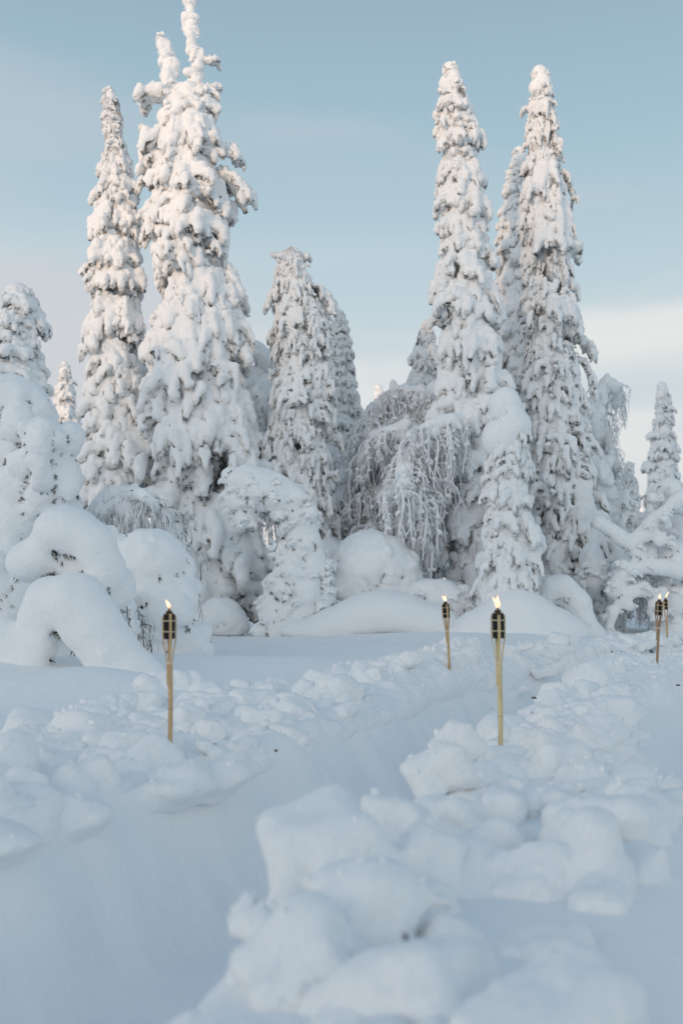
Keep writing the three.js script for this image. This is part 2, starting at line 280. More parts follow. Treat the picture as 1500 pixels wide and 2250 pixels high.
function bank(name, label, side, width, crest, from, to, nClods, nearSize, special) {
  const o = new THREE.Group(); o.name = name; o.userData = { label, kind: 'structure' }; scene.add(o);
  const prims = [], big = [];
  const at = (s, u) => { const p = path.getPointAt(s), t = path.getTangentAt(s); return V(p.x + side * -t.z * u, 0, p.z + side * t.x * u); };
  for (let s = from; s < to; s += 0.005) {
    const w = width(s), hw = halfWidth(s), p = at(s, hw + w * 0.5 + 0.12 + 0.05 * noise(s * 40, side, 5));
    p.y = 0.6; prims.push(ell(p, w * 0.5 + 0.05, crest(s) - 0.6 + 0.05 * noise(s * 60, side, 1), w * 0.5 + 0.05, 0.12));
  }
  for (let i = 0; i < nClods; i++) {
    const s = from + (to - from) * rnd(), w = width(s), hw = halfWidth(s), u = rnd(), p = at(s, hw + 0.02 + w * (0.12 + u * (side > 0 ? 0.88 : 0.95)));
    const dist = -p.z, r = rr(0.02, 0.07) * (rnd() < 0.14 ? 1.7 : 1) * nearSize(s), top = bankTop(p.x, p.z);
    p.y = top + rr(-0.6, 0.3) * r;
    const c = brick(p, r * rr(0.7, 1.5), r * rr(0.5, 1), r * rr(0.7, 1.5), new THREE.Euler(rr(-0.7, 0.7), rr(0, 6), rr(-0.7, 0.7)), r * rr(0.4, 0.6), 0.03);
    if (r > 0.075 && dist > 1.2 && Math.abs(p.x) < -p.z * 0.4) big.push([c, r]); else prims.push(c);
  }
  for (const [px, py, hx, hy, roll, yaw, pitch, at0] of special ?? []) { const d = at0 ?? onBank(px, py) - M(hx, 3) * 0.5, a = M(hx, d), b = M(hy, d), e = (a + b) * 0.5; prims.push(brick(P(px, py, d).add(V(0, at0 ? 0 : b * (side > 0 ? 0.18 : 0.3), 0)), a, b, e, new THREE.Euler(pitch ?? 0, yaw ?? 0, roll ?? 0), Math.min(a, b) * 0.55, side > 0 ? 0.1 : 0.07)); }
  const q0 = side * 7, soft = (x, y, z) => smooth(0.5, 0.72, y) * (0.04 * lumps(x * 5.5, y * 8, z * 5.5) + 0.02 * lumps(x * 12, y * 12, z * 12)) - 0.085 + 0.12 * fbm(x * 2.2, y * 2.2, z * 2.2, 3) + 0.012 * noise(x * 10, y * 10, z * 10);
  const ridge = body(prims, 0.021, (x, y, z) => Math.max(-0.2, soft(x, y, z)), 0.34, 0.1); part('packed_ridge', ridge, smoothSnow, o);
  {                                                                  // loose crumbs of snow lying on the ridge
    const p = ridge.attributes.position.array, n = ridge.attributes.normal.array, N = p.length / 3, m = new THREE.InstancedMesh(crumb, clumpMat, 2600), q = new THREE.Matrix4(), e = new THREE.Euler(), r = new THREE.Quaternion(); let i = 0;
    while (i < 2600) { const v = Math.floor(rnd() * N) * 3; if (n[v + 1] < 0.25) continue; const near = Math.min(1, 0.35 + Math.hypot(p[v], p[v + 2]) * 0.1), s = (0.006 + 0.024 * rnd() ** 3) * near; m.setMatrixAt(i++, q.compose(V(p[v], p[v + 1] + s * 0.1, p[v + 2]), r.setFromEuler(e.set(rr(0, 6), rr(0, 6), rr(0, 6))), V(s * rr(0.7, 1.4), s * rr(0.6, 1), s * rr(0.7, 1.4)))); }
    m.name = 'snow_crumbs'; m.userData.kind = 'stuff'; m.castShadow = m.receiveShadow = true; o.add(m);
  }
  big.slice(0, 200).forEach(([c, r]) => clod(o, c, r));
  return o;
}
bank('snow_bank_left', 'ridge of shovelled snow clods along the far side of the path', -1, BANKS.left.width, BANKS.left.crest, 0.13, 0.93, 1500, (s) => 1 + 0.35 * smooth(0.45, 0.35, s), [
  [60, 1690, 60, 40, 0.3, 0.4], [190, 1630, 60, 40, -0.3, 1], [232, 1712, 34, 46, 0.5, 0.3], [110, 1765, 60, 30, -0.2, 0.5], [400, 1740, 50, 34, 0.3, 0.2], [250, 1785, 44, 28, 0.1, 1.2], [470, 1655, 40, 30, -0.4, 0.3], [20, 1780, 50, 40, 0.1, 0.2], [520, 1690, 28, 36, 0.3, 0.6], [375, 1800, 30, 20, 0.1, 0.3], [300, 1630, 34, 24, 0.5, 0.3], [150, 1720, 30, 26, 0.8, 0.3], [440, 1700, 26, 22, 0.6, 0.8], [100, 1600, 50, 24, 0.2, 0.5], [570, 1600, 46, 30, 0.4, 0.2], [650, 1560, 40, 26, -0.2, 0.6], [735, 1530, 36, 24, 0.3, 0.2], [800, 1490, 40, 24, 0.2, 0.3], [860, 1480, 26, 16, 0.4, 0.3], [1020, 1440, 34, 16, 0.2, 0.4], [620, 1640, 30, 22, 0.7, 0.3], [1140, 1425, 40, 12, 0.1, 0.2], [1220, 1425, 36, 12, -0.1, 0.5], [420, 1600, 40, 22, -0.3, 0.3]]);
bank('snow_bank_right', 'ridge of shovelled snow clods along the near right side of the path', 1, BANKS.right.width, BANKS.right.crest, 0.155, 0.93, 1300, (s) => 1 + 0.3 * smooth(0.45, 0.32, s), [
  [715, 1870, 125, 115, 0.35, 0.3, 0.2, 2.55], [672, 1748, 24, 46, -0.3, 0.2, 0, 2.95], [860, 1790, 90, 66, -0.1, 0.5, 0, 3.0], [955, 1700, 74, 60, 0.5, 0.3, 0, 3.6], [1080, 1790, 70, 34, -0.4, 0.7, 0, 3.2], [1000, 1640, 60, 50, 0.6, 0.4, 0, 4.3], [1235, 1905, 105, 66, 0.42, 0.3, 0, 2.55], [1310, 1835, 40, 46, 0.1, 0.5, 0, 2.6], [1230, 1960, 90, 50, 0, 0.3, 0, 2.5], [1045, 1985, 68, 46, 0.5, 0.4, 0, 2.2], [520, 2020, 66, 42, 0.4, 0.4, 0, 2.15], [640, 2130, 150, 90, 0.5, 0.2, 0, 1.95], [1040, 2150, 210, 110, 0.05, 0.4, 0.2, 1.85], [1180, 1700, 50, 28, -0.1, 0.3], [930, 1890, 70, 90, -0.5, 0.3, 0, 2.6], [810, 2000, 90, 50, 0.2, 0.3, 0, 2.2], [1230, 1565, 46, 30, 0.2, 0.5], [1140, 1525, 50, 28, 0.3, 0.2], [1290, 1495, 60, 30, 0.3, 0.2], [1320, 1600, 40, 24, 0.1, 0.3], [930, 1880, 70, 90, -0.5, 0.3], [1170, 1585, 34, 26, 0.3, 0.2], [1270, 1630, 36, 22, 0.1, 0.8], [1380, 1470, 40, 22, 0.4, 0.3], [1200, 1480, 46, 24, 0.2, 0.3], [1440, 1500, 44, 20, 0, 0.3], [1090, 1570, 40, 30, 0.2, 0.8], [1420, 1420, 40, 16, 0.2, 0.3]]);

// ------------------------------------------------------------------ snow-laden boughs, in a unit space: root at 0, reach 1 along +x, hanging down; snow lies on a dark needled branch
function boughShape(kind, cell) {
  const drop = { knob: 0.12, short: 0.5, hang: 1.1, curtain: 1.9 }[kind] * rr(0.8, 1.2), snow = [], dark = [], slim = kind === 'curtain' ? 0.72 : 1;
  const curve = (t) => V(0.84 * Math.sin(t * 1.45), 0.16 * t - drop * t ** 1.7, 0.12 * Math.sin(t * 3 + drop * 20)), up = V(0.03, 0.04, 0), down = V(-0.02, -0.06, 0);
  const rad = (t) => slim * (0.13 + 0.12 * Math.sin(Math.PI * Math.min(1, t * 0.85 + 0.1)) - (kind === 'knob' ? 0 : 0.06 * t));
  const both = (a, b, ra, rb, k) => { snow.push(cap(a.clone().add(up), b.clone().add(up), ra, rb, k)); dark.push(cap(a.clone().add(down), b.clone().add(down), ra * 0.86, rb * 0.86, 0.05)); };
  const steps = kind === 'curtain' ? 9 : 6;
  for (let i = 0; i < steps; i++) both(curve(i / steps), curve((i + 1) / steps), rad(i / steps) * rr(0.75, 1.1), rad((i + 1) / steps) * rr(0.75, 1.1), 0.06);
  const fingers = { knob: 5, short: 8, hang: 11, curtain: 13 }[kind];
  for (let f = 0; f < fingers; f++) {
    const t = rr(0.2, 1), a = curve(t), sd = f % 2 ? 1 : -1, l = rr(0.25, 0.55), b = a.clone().add(V(rr(-0.05, 0.25), rr(-0.05, 0.1) - l * 0.25, sd * l * 0.75)), c = b.clone().add(V(rr(0, 0.12), -l * (0.25 + 0.45 * Math.min(1.2, drop)), sd * rr(0, 0.12)));
    const r = rr(0.07, 0.13) * slim; both(a, b, r, r * 1.1, 0.04); both(b, c, r * 1.1, r * 0.7, 0.04);
    for (let q = 0; q < 3; q++) snow.push(ell(b.clone().lerp(c, rr(-0.4, 1)).add(V(rr(-0.05, 0.08), rr(-0.02, 0.1), rr(-0.06, 0.06))), r * rr(0.7, 1.15), r * rr(0.6, 1.1), r * rr(0.7, 1.15), 0.025));
  }
  for (let i = 0; i < 30; i++) { const t = rr(0.05, 1), c = curve(t), r = rad(t), a = rr(-0.5, 3.6); snow.push(ell(c.add(V(rr(-0.1, 0.12), Math.sin(a) * r * 1.1 + 0.05, Math.cos(a) * r * 1.3)), rr(0.05, 0.11), rr(0.05, 0.1), rr(0.05, 0.11), 0.025)); }
  const ox = rr(0, 50), g = body(snow, cell, (x, y, z) => 0.06 * lumps(x * 6 + ox, y * 5.5, z * 6) + 0.06 * lumps(x * 10.5, y * 10 + ox, z * 10.5) - 0.09, 0.16, -1e9, 0.8);
  const n = tint(body(dark, 0.085, (x, y, z) => 0.12 * lumps(x * 9 + ox, y * 7, z * 9) - 0.075 + 0.05 * noise(x * 14, y * 14, z * 14), 0.16), (x, y, z) => { const w = noise(x * 9 + ox, y * 9, z * 9) + 0.7 * noise(x * 21, y * 21, z * 21) > 0.42 ? rr(0.04, 0.12) : rr(0.6, 0.85); return [w, w * 0.99, w * 0.96]; });
  return { snow: g, dark: n, spray: mergeGeometries([n, sprays(n, 36, 0.09, { share: 0.6, down: 0.3, dim: 0.5 })].map((q) => { q = q.clone(); q.deleteAttribute('uv'); return q; })) };
}
const BOUGH = {};
for (const [kind, n] of [['knob', 8], ['short', 10], ['hang', 12], ['curtain', 9]]) BOUGH[kind] = Array.from({ length: n }, () => boughShape(kind, kind === 'knob' ? 0.07 : 0.056));

const interp = (rows, y, c) => { if (y <= rows[0][0]) return rows[0][c]; for (let i = 1; i < rows.length; i++) if (y <= rows[i][0]) { const t = (y - rows[i - 1][0]) / (rows[i][0] - rows[i - 1][0]); return rows[i - 1][c] + (rows[i][c] - rows[i - 1][c]) * t; } return rows[rows.length - 1][c]; };
// A spruce from its outline in the photograph: rows of [height, left edge, right edge], standing d metres away.
function spruce(o) {
  const { rows, d } = o, top = rows[0][0], low = rows[rows.length - 1][0], mid = (y) => (interp(rows, y, 1) + interp(rows, y, 2)) / 2;
  const foot = P(o.foot ?? mid(low), low, d); foot.y = Math.min(foot.y, groundY(foot.x, foot.z)) - 0.1;
  const t = thing(o.name ?? 'snowy_spruce', o.label, 'tree', foot, o.group);
  const axis = (y) => P(mid(y), y, d).sub(foot);
  const levels = 14, line = Array.from({ length: levels + 1 }, (_, i) => axis(top + (low - top) * i / levels)).reverse(); line.unshift(V(line[0].x, -0.2, line[0].z));
  const height = line[line.length - 1].y, thick = o.thick ?? 0.012 * height + 0.03;
  part('trunk', tint(tube(line, (q) => thick * (1.02 - q) + 0.012, 8), frosty(0.6)), frostMat, t);
  // dark, frosted needles around the trunk
  const core = [];
  for (let y = top + 20; y < low; y += 14) { const a = axis(y), b = axis(y + 14), w = M(interp(rows, y, 2) - interp(rows, y, 1), d) / 2 * (o.core ?? 0.5); core.push(cap(a, b, Math.max(0.03, w * rr(0.7, 1.15)), Math.max(0.03, w * rr(0.7, 1.15)), 0.08)); }
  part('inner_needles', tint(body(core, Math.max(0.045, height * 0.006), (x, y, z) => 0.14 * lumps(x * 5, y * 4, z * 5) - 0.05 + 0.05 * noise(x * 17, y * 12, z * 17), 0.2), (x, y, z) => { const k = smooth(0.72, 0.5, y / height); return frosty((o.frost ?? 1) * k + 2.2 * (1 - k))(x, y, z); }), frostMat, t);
  const style = o.style ?? ['knob', 'short', 'hang'];
  let list, cap0 = o.size ?? 0.6, keep = seed;
  for (let tries = 0; tries < 14; tries++) {                         // at most 290 boughs on a tree: coarser ones if need be
    list = []; seed = keep; let y = top, ring = rr(0, 6);
    while (y < low - (o.skirt ?? 25)) {
      const c = mid(y), w = Math.max(M(c - interp(rows, y, 1), d), 0.05), f = (y - top) / (low - top), s = Math.min(Math.max(w * 1.02 * Math.min(1, (o.slim ?? 1) * 1.12), 0.13), cap0 * (0.75 + 0.5 * f));
      const kind = w < 0.24 ? (rnd() < 0.6 ? style[0] : 'short') : f < 0.45 ? (rnd() < 0.65 ? style[1] : style[2]) : (rnd() < 0.25 ? style[1] : style[2]);
      const around = Math.max(4, Math.min(14, Math.round(6.28 * w * 0.9 / (0.55 * s)))), drop = { knob: 0.34, short: 0.4, hang: 0.5, curtain: 0.66 }[kind];
      ring += 0.9;
      for (let i = 0; i < around; i++) {
        const phi = ring + (i + rr(-0.35, 0.35)) / around * Math.PI * 2, back = Math.sin(phi) > 0.35;    // sin > 0 points away from the camera
        if ((back && rnd() < 0.82) || rnd() < (o.bare ?? 0.08) + (o.bareLow ?? 0) * smooth(0.45, 0.75, f)) continue;
        const q = s * rr(0.65, 1.2) * (rnd() < 0.12 ? 1.2 : 1), wave = 1 + (o.wave ?? 0.16) * noise(Math.cos(phi) * 1.5 + 7, y / FPX * d * 2.2, Math.sin(phi) * 1.5);
        list.push([Math.max(top + 4, y + rr(-0.5, 0.5) * s * drop / d * FPX), kind, phi, q, Math.max(0, w * rr(0.72, 0.96) * (o.slim ?? 1) * wave - q)]);
      }
      y += Math.max(8, s * drop * (o.gap ?? 1) / d * FPX);
    }
    if (list.length <= 290) break; cap0 *= 1.07;
  }
  for (const [y, kind, phi, s, r0] of list) {
    const v = BOUGH[kind][Math.floor(rnd() * BOUGH[kind].length)], b = part('snowy_bough', v.snow, snowMat, t), c = axis(y);
    b.position.set(c.x + Math.cos(phi) * r0, c.y, c.z - Math.sin(phi) * r0);
    b.rotation.set(rr(-0.15, 0.15), phi + rr(-0.3, 0.3), rr(-0.2, 0.14), 'YXZ'); b.scale.set(s, s * rr(0.85, 1.25), s * rr(0.85, 1.25) * (rnd() < 0.5 ? -1 : 1));
    part('needled_branch', rnd() < (o.dark ?? 0.7) ? v.spray : v.dark, needleMat, b);
  }
  if (o.tufts) {                                                     // bare needled twigs that show where the snow has fallen off
    const pos = [], col = [], idx = [], out = V(0, 0, 0);
    for (const [y, kind, phi, s, r0] of list) { const f = (y - top) / (low - top); if (Math.sin(phi) > 0.4 || rnd() > o.tufts * (0.02 + 1.1 * f)) continue; const c = axis(y), k = 8 + Math.floor(rnd() * 16), a0 = phi + rr(-0.4, 0.4), q = rr(0.3, 0.95), h = rr(0.3, 0.95) * s; for (let i = 0; i < k; i++) { const a = a0 + rr(-0.22, 0.22) * s, r = r0 + s * (q + rr(-0.12, 0.16)); out.set(Math.cos(a), -0.3, -Math.sin(a)); spikes(pos, col, idx, V(c.x + out.x * r, c.y - h + rr(-0.3, 0.25) * s, c.z + out.z * r), out, rr(0.05, 0.12)); } }
    const g = new THREE.BufferGeometry(); g.setAttribute('position', new THREE.Float32BufferAttribute(pos, 3)); g.setAttribute('color', new THREE.Float32BufferAttribute(col, 3)); g.setIndex(idx); g.computeVertexNormals(); part('bare_twigs', g, needleMat, t, 'stuff');
  }
  const spots = [], some = o.clumps ?? Math.round(Math.min(1500, list.length * 5));
  for (let i = 0; i < some; i++) { const [y, kind, phi, s, r0] = list[Math.floor(rnd() * list.length)], c = axis(y), f = phi + rr(-0.5, 0.5), r = r0 + s * rr(0.35, 0.85), k = rr(0.06, 0.14) * (o.clump ?? 1); if (Math.sin(f) < 0.5) spots.push([V(c.x + Math.cos(f) * (r - k * 0.6), c.y - s * rr(-0.15, 0.9), c.z - Math.sin(f) * (r - k * 0.6)), f, rr(-0.6, 0.1), k]); }
  if (spots.length) clumps(t, BOUGH.knob[list.length % 8].snow, spots);
  for (const [px, py, size, side, kind] of o.arms ?? []) {           // single boughs that stand out from the outline
    const b0 = P(px, py, d).sub(foot), v = BOUGH[kind ?? 'short'][Math.floor(rnd() * 7)], b = part('snowy_bough', v.snow, snowMat, t), s = M(size, d);
    b.position.copy(b0); b.rotation.set(0, side > 0 ? rr(-0.3, 0.1) : Math.PI + rr(-0.1, 0.3), rr(-0.1, 0.1), 'YXZ'); b.scale.set(s, s, s); part('needle_spray', v.dark, needleMat, b);
  }
  // lumps piled on the very tip
  const tip = axis(top), tr = M(o.tip ?? 14, d);
  part('snow_cap', body([ell(V(tip.x, tip.y - tr * 0.6, tip.z), tr, tr * 1.15, tr, 0.05), ell(V(tip.x + tr * 0.4, tip.y - tr * 2, tip.z + tr * 0.3), tr * 1.1, tr * 1.2, tr * 1.1, 0.05), ell(V(tip.x - tr * 0.4, tip.y - tr * 2.8, tip.z + tr * 0.3), tr * 1.1, tr * 1.2, tr * 1.1, 0.05)], tr * 0.16, (x, yy, z) => 0.25 * tr * lumps(x / tr, yy / tr, z / tr) - 0.1 * tr, tr), snowMat, t);
  return t;
}
spruce({ label: 'slender snow-caked spruce left of the twin-topped one', d: 19.5, dark: 1, darker: 0.3, gap: 1.05, wave: 0.1, slim: 0.72, bareLow: 0.3, tufts: 0.75, size: 0.42, tip: 10, frost: 0.5,
  rows: [[197, 232, 250], [230, 226, 262], [265, 221, 274], [300, 232, 270], [335, 218, 290], [400, 215, 302], [470, 203, 312], [560, 194, 318], [650, 183, 322], [720, 196, 318], [800, 182, 332], [900, 184, 335], [1000, 172, 340], [1100, 180, 350], [1200, 190, 345], [1330, 200, 340]] });
spruce({ label: 'tallest snow-laden spruce, forking into two tops', d: 19, dark: 1, darker: 0.3, size: 0.6, wave: 0.3, bareLow: 0.26, tufts: 0.7, frost: 0.55, tip: 14, gap: 0.95,
  rows: [[200, 405, 465], [230, 385, 488], [260, 340, 500], [300, 318, 488], [350, 310, 478], [400, 345, 505], [440, 335, 520], [470, 322, 528], [520, 338, 505], [560, 346, 502], [600, 350, 530], [700, 312, 545], [760, 308, 548], [820, 306, 540], [900, 325, 575], [1000, 332, 586], [1070, 350, 582], [1130, 370, 560], [1200, 385, 556], [1270, 400, 560], [1345, 425, 560]],
  arms: [[452, 135, 34, 1, 'knob'], [380, 205, 78, -1, 'short'], [480, 330, 55, 1, 'short'], [500, 400, 58, 1, 'hang'], [470, 380, 62, 1, 'hang'], [455, 195, 36, 1, 'knob'], [335, 290, 32, -1, 'knob'], [370, 440, 52, -1, 'hang'], [340, 500, 30, -1, 'hang']] });
// its two tops
for (const [label, pts] of [['right', [[418, 2, 12], [420, 45, 16], [424, 75, 15], [424, 105, 11], [432, 125, 15], [428, 160, 16], [430, 190, 14], [428, 225, 28]]], ['left', [[358, 92, 13], [364, 115, 14], [372, 145, 18], [374, 175, 17], [380, 205, 26], [385, 240, 30]]]]) {
  const root = scene.getObjectByName('snowy_spruce_001'), prims = [], d = 19;
  pts.forEach(([x, y, r], i) => { const c = P(x, y, d).sub(root.position); for (let q = 0; q < 7; q++) prims.push(ell(c.clone().add(V(rr(-0.7, 0.7) * M(r, d), rr(-0.8, 0.8) * M(r, d), rr(-0.6, 0.6) * M(r, d))), M(r, d) * rr(0.45, 0.8), M(r, d) * rr(0.45, 0.75), M(r, d) * rr(0.45, 0.8), 0.035)); if (i) prims.push(cap(P(pts[i - 1][0], pts[i - 1][1], d).sub(root.position), c, M(7, d), M(7, d), 0.05)); });
  const g = body(prims, 0.026, (x, y, z) => 0.045 * lumps(x * 9, y * 9, z * 9) + 0.02 * lumps(x * 22, y * 22, z * 22) - 0.03, 0.1); part('snowy_leader', g, snowMat, root); const sp = []; pts.forEach(([x, y, r], i) => { for (let q = 0; q < 16; q++) { const c = P(x, y + rr(-14, 14), d).sub(root.position), a = rr(0, 6.28); sp.push([c.add(V(Math.cos(a) * M(r, d) * 0.5, 0, -Math.sin(a) * M(r, d) * 0.5)), a, rr(-0.6, 0.3), M(r, d) * rr(0.5, 0.95)]); } }); clumps(root, BOUGH.knob[2].snow, sp);
}
spruce({ label: 'blunt flat-topped spruce draped in long snow tassels', d: 19.2, dark: 0.9, size: 0.52, style: ['knob', 'curtain', 'curtain'], core: 0.42, tufts: 0.3, frost: 0.8, tip: 17, gap: 0.9, arms: [[618, 562, 24, -1, 'knob'], [655, 568, 28, 1, 'knob'], [690, 640, 50, 1, 'hang'], [625, 640, 40, -1, 'hang'], [640, 575, 30, -1, 'knob']],
  rows: [[552, 606, 678], [600, 596, 682], [640, 593, 725], [680, 597, 737], [760, 600, 740], [840, 588, 738], [920, 590, 732], [980, 600, 722], [1050, 606, 716], [1120, 612, 712], [1200, 615, 700], [1330, 620, 700]] });
spruce({ label: 'thin grey-white spruce just right of the flat-topped one', d: 23, dark: 1, darker: 0.25, size: 0.36, tufts: 0.5, frost: 0.6, tip: 8, gap: 1.1,
  rows: [[684, 738, 752], [720, 734, 764], [800, 733, 776], [860, 732, 785], [920, 724, 786], [1000, 716, 790], [1100, 712, 795], [1200, 712, 800], [1300, 712, 800]] });
spruce({ label: 'tall narrow spruce column with rounded white top, right of centre', d: 18.5, dark: 0.6, slim: 0.86, tufts: 0.15, size: 0.46, tip: 16, gap: 0.95, frost: 1.2, core: 0.55,
  rows: [[145, 972, 1003], [200, 969, 1018], [240, 958, 1042], [300, 969, 1046], [350, 962, 1044], [400, 960, 1056], [480, 970, 1068], [560, 966, 1082], [600, 957, 1088], [680, 955, 1086], [760, 972, 1098], [850, 968, 1108], [1000, 972, 1120], [1150, 980, 1120], [1290, 985, 1110], [1350, 990, 1100]] });
spruce({ label: 'warm sunlit spruce half hidden between the two tall right-hand spruces', d: 22, dark: 0.5, size: 0.42, tip: 10, frost: 1.3,
  rows: [[328, 1131, 1147], [370, 1117, 1152], [420, 1106, 1160], [470, 1098, 1165], [560, 1094, 1180], [650, 1092, 1190], [720, 1086, 1195], [850, 1085, 1200], [1000, 1085, 1205], [1300, 1090, 1200]] });
spruce({ label: 'tall leaning spruce furthest right of the tall ones', d: 19.5, dark: 0.9, darker: 0.1, slim: 0.8, tufts: 0.35, size: 0.5, tip: 16, gap: 0.95, frost: 0.95, style: ['knob', 'hang', 'curtain'],
  rows: [[154, 1168, 1200], [200, 1165, 1212], [250, 1150, 1228], [300, 1157, 1222], [380, 1142, 1238], [440, 1138, 1252], [520, 1148, 1246], [600, 1150, 1256], [700, 1152, 1268], [800, 1150, 1282], [900, 1148, 1292], [1000, 1152, 1310], [1100, 1160, 1320], [1200, 1168, 1320], [1300, 1180, 1316], [1345, 1190, 1308]],
  arms: [[1228, 380, 36, 1, 'curtain'], [1262, 745, 42, 1, 'hang'], [1270, 790, 40, 1, 'curtain'], [1240, 540, 26, 1, 'hang'], [1170, 240, 28, -1, 'short']] });
spruce({ label: 'short spruce peering over the left side of the drooping birch', d: 24, dark: 0.7, size: 0.4, tip: 9, rows: [[708, 925, 945], [760, 906, 962], [820, 898, 970], [900, 885, 985], [1000, 880, 990], [1250, 880, 990]] });
spruce({ label: 'tiny pale spruce tip above the drooping birch', d: 38, dark: 0.5, size: 0.5, tip: 7, rows: [[848, 824, 838], [880, 820, 842], [930, 812, 850], [1000, 805, 858], [1200, 795, 868]] });
spruce({ label: 'round-topped snowy spruce cut off by the left picture edge', d: 15.5, dark: 1, darker: 0.35, size: 0.5, tufts: 0.6, tip: 30, frost: 0.7, style: ['knob', 'short', 'hang'],
  rows: [[640, 10, 72], [665, -10, 98], [700, -25, 94], [760, -40, 100], [830, -45, 112], [900, -50, 122], [1000, -60, 140], [1200, -60, 150], [1350, -60, 150]] });
spruce({ label: 'small grey-white spruce behind the hunched snow tree at left', d: 30, dark: 1, darker: 0.3, size: 0.5, tip: 7, frost: 0.6, rows: [[798, 136, 150], [840, 128, 160], [880, 124, 168], [930, 118, 180], [1000, 112, 190], [1100, 105, 200], [1250, 100, 205]] });
spruce({ label: 'slim sunlit spruce standing apart near the right edge', d: 30, dark: 0.9, darker: 0.2, size: 0.45, tip: 9, frost: 0.9, rows: [[843, 1445, 1460], [890, 1441, 1474], [950, 1432, 1480], [1000, 1426, 1486], [1060, 1424, 1488], [1150, 1415, 1500], [1270, 1410, 1505]] });
spruce({ label: 'small shaded spruce beside the drooping birch on the right', d: 27, dark: 0.9, darker: 0.1, size: 0.4, tip: 7, frost: 0.8, rows: [[1018, 1372, 1388], [1050, 1367, 1392], [1100, 1358, 1398], [1180, 1350, 1405], [1300, 1345, 1410]] });
spruce({ label: 'low shaded spruce hidden behind the leaning spruce at right', d: 24, dark: 0.8, size: 0.42, tip: 12, rows: [[990, 1322, 1350], [1040, 1312, 1364], [1120, 1300, 1375], [1200, 1292, 1382], [1320, 1290, 1385]] });
const column = spruce({ name: 'snow_column', label: 'slim snow-caked column with a round knob on top, before the tall spruces', d: 16, dark: 0.3, size: 0.34, tip: 34, frost: 1.4, core: 0.55, style: ['knob', 'short', 'hang'], skirt: 5, gap: 0.8, bare: 0,
  rows: [[872, 1078, 1140], [930, 1074, 1150], [1000, 1068, 1160], [1080, 1068, 1158], [1130, 1070, 1164], [1200, 1062, 1168], [1290, 1050, 1182], [1370, 1045, 1190]] });

// ------------------------------------------------------------------ trees and shrubs buried or bent over by snow: smooth pillows with needles showing in the hollows
// list entries: [px, py, rx, ry, depth offset, rz factor] in photograph pixels at distance d
function pillow(name, category, label, d, list, o = {}) {
  const foot = P(o.foot?.[0] ?? list[0][0], o.foot?.[1] ?? 1400, d); foot.y = groundY(foot.x, foot.z) - 0.1;
  const t = thing(name, label, category, foot), prims = [], k = o.k ?? 0.14;
  for (const e of list) {
    if (e.arc) { const pts = e.arc.map(([x, y, r, dz = 0]) => [P(x, y, d + dz).sub(foot), M(r, d)]); for (let i = 1; i < pts.length; i++) prims.push(cap(pts[i - 1][0], pts[i][0], pts[i - 1][1], pts[i][1], k)); continue; }
    const [px, py, rx, ry, dz = 0, fz = 1] = e; prims.push(ell(P(px, py, d + dz).sub(foot), M(rx, d), M(ry, d), M((rx + ry) / 2 * fz, d), k));
  }
  const n0 = prims.length, a = o.lump ?? 1;
  for (let i = 0; i < (o.knobs ?? 0); i++) {                         // small clumps scattered over the big shapes
    const b = prims[Math.floor(rnd() * n0)].box, c = V((b[0] + b[3]) / 2, (b[1] + b[4]) / 2, (b[2] + b[5]) / 2), dir = V(rr(-1, 1), rr(-1, 0.8), rr(-0.5, 1)).normalize(), h = V((b[3] - b[0]) / 2, (b[4] - b[1]) / 2, (b[5] - b[2]) / 2), r = M(rr(o.kr?.[0] ?? 9, o.kr?.[1] ?? 20), d);
    prims.push(ell(c.add(dir.multiply(h)), r, r * rr(0.8, 1.3), r, 0.045));
  }
  const low = groundY(foot.x, foot.z) - foot.y - 0.25;
  const g = body(prims, o.cell ?? 0.035, (x, y, z) => a * (0.075 * lumps(x * 3.6, y * 3.6, z * 3.6) + 0.05 * lumps(x * 7.5, y * 7.5, z * 7.5) + 0.018 * lumps(x * 17, y * 17, z * 17) - 0.08) + 0.03 * noise(x * 2, y * 2, z * 2), 0.16, low);
  const s = part('snow_mantle', g, o.plain ? smoothSnow : snowMat, t);
  if (o.clumps) { const p = g.attributes.position.array, n = g.attributes.normal.array, N = p.length / 3, spots = []; for (let i = 0; i < o.clumps * 3 && spots.length < o.clumps; i++) { const v = Math.floor(rnd() * N) * 3; if (n[v + 2] < -0.3 || n[v + 1] > 0.75 || p[v + 1] < low + 0.4) continue; const q = rr(...o.cs); spots.push([V(p[v] - n[v] * q * 0.45, p[v + 1] - n[v + 1] * q * 0.45, p[v + 2] - n[v + 2] * q * 0.45), Math.atan2(-n[v + 2], n[v]), rr(-0.7, 0.2), q]); } clumps(s, BOUGH.knob[N % 8].snow, spots); }
  if (o.sprays) part('needle_spray', sprays(g, o.sprays, o.spraySize ?? 0.07, { share: o.share ?? 0.06, down: o.down ?? 0.4, mix: 0.3 }), needleMat, s, 'stuff');
  if (o.stem) part('stem', tint(tube(o.stem.map(([x, y]) => P(x, y, d).sub(foot)), (q) => 0.05 - 0.02 * q, 7), frosty(0.4)), frostMat, t);
  return t;
}
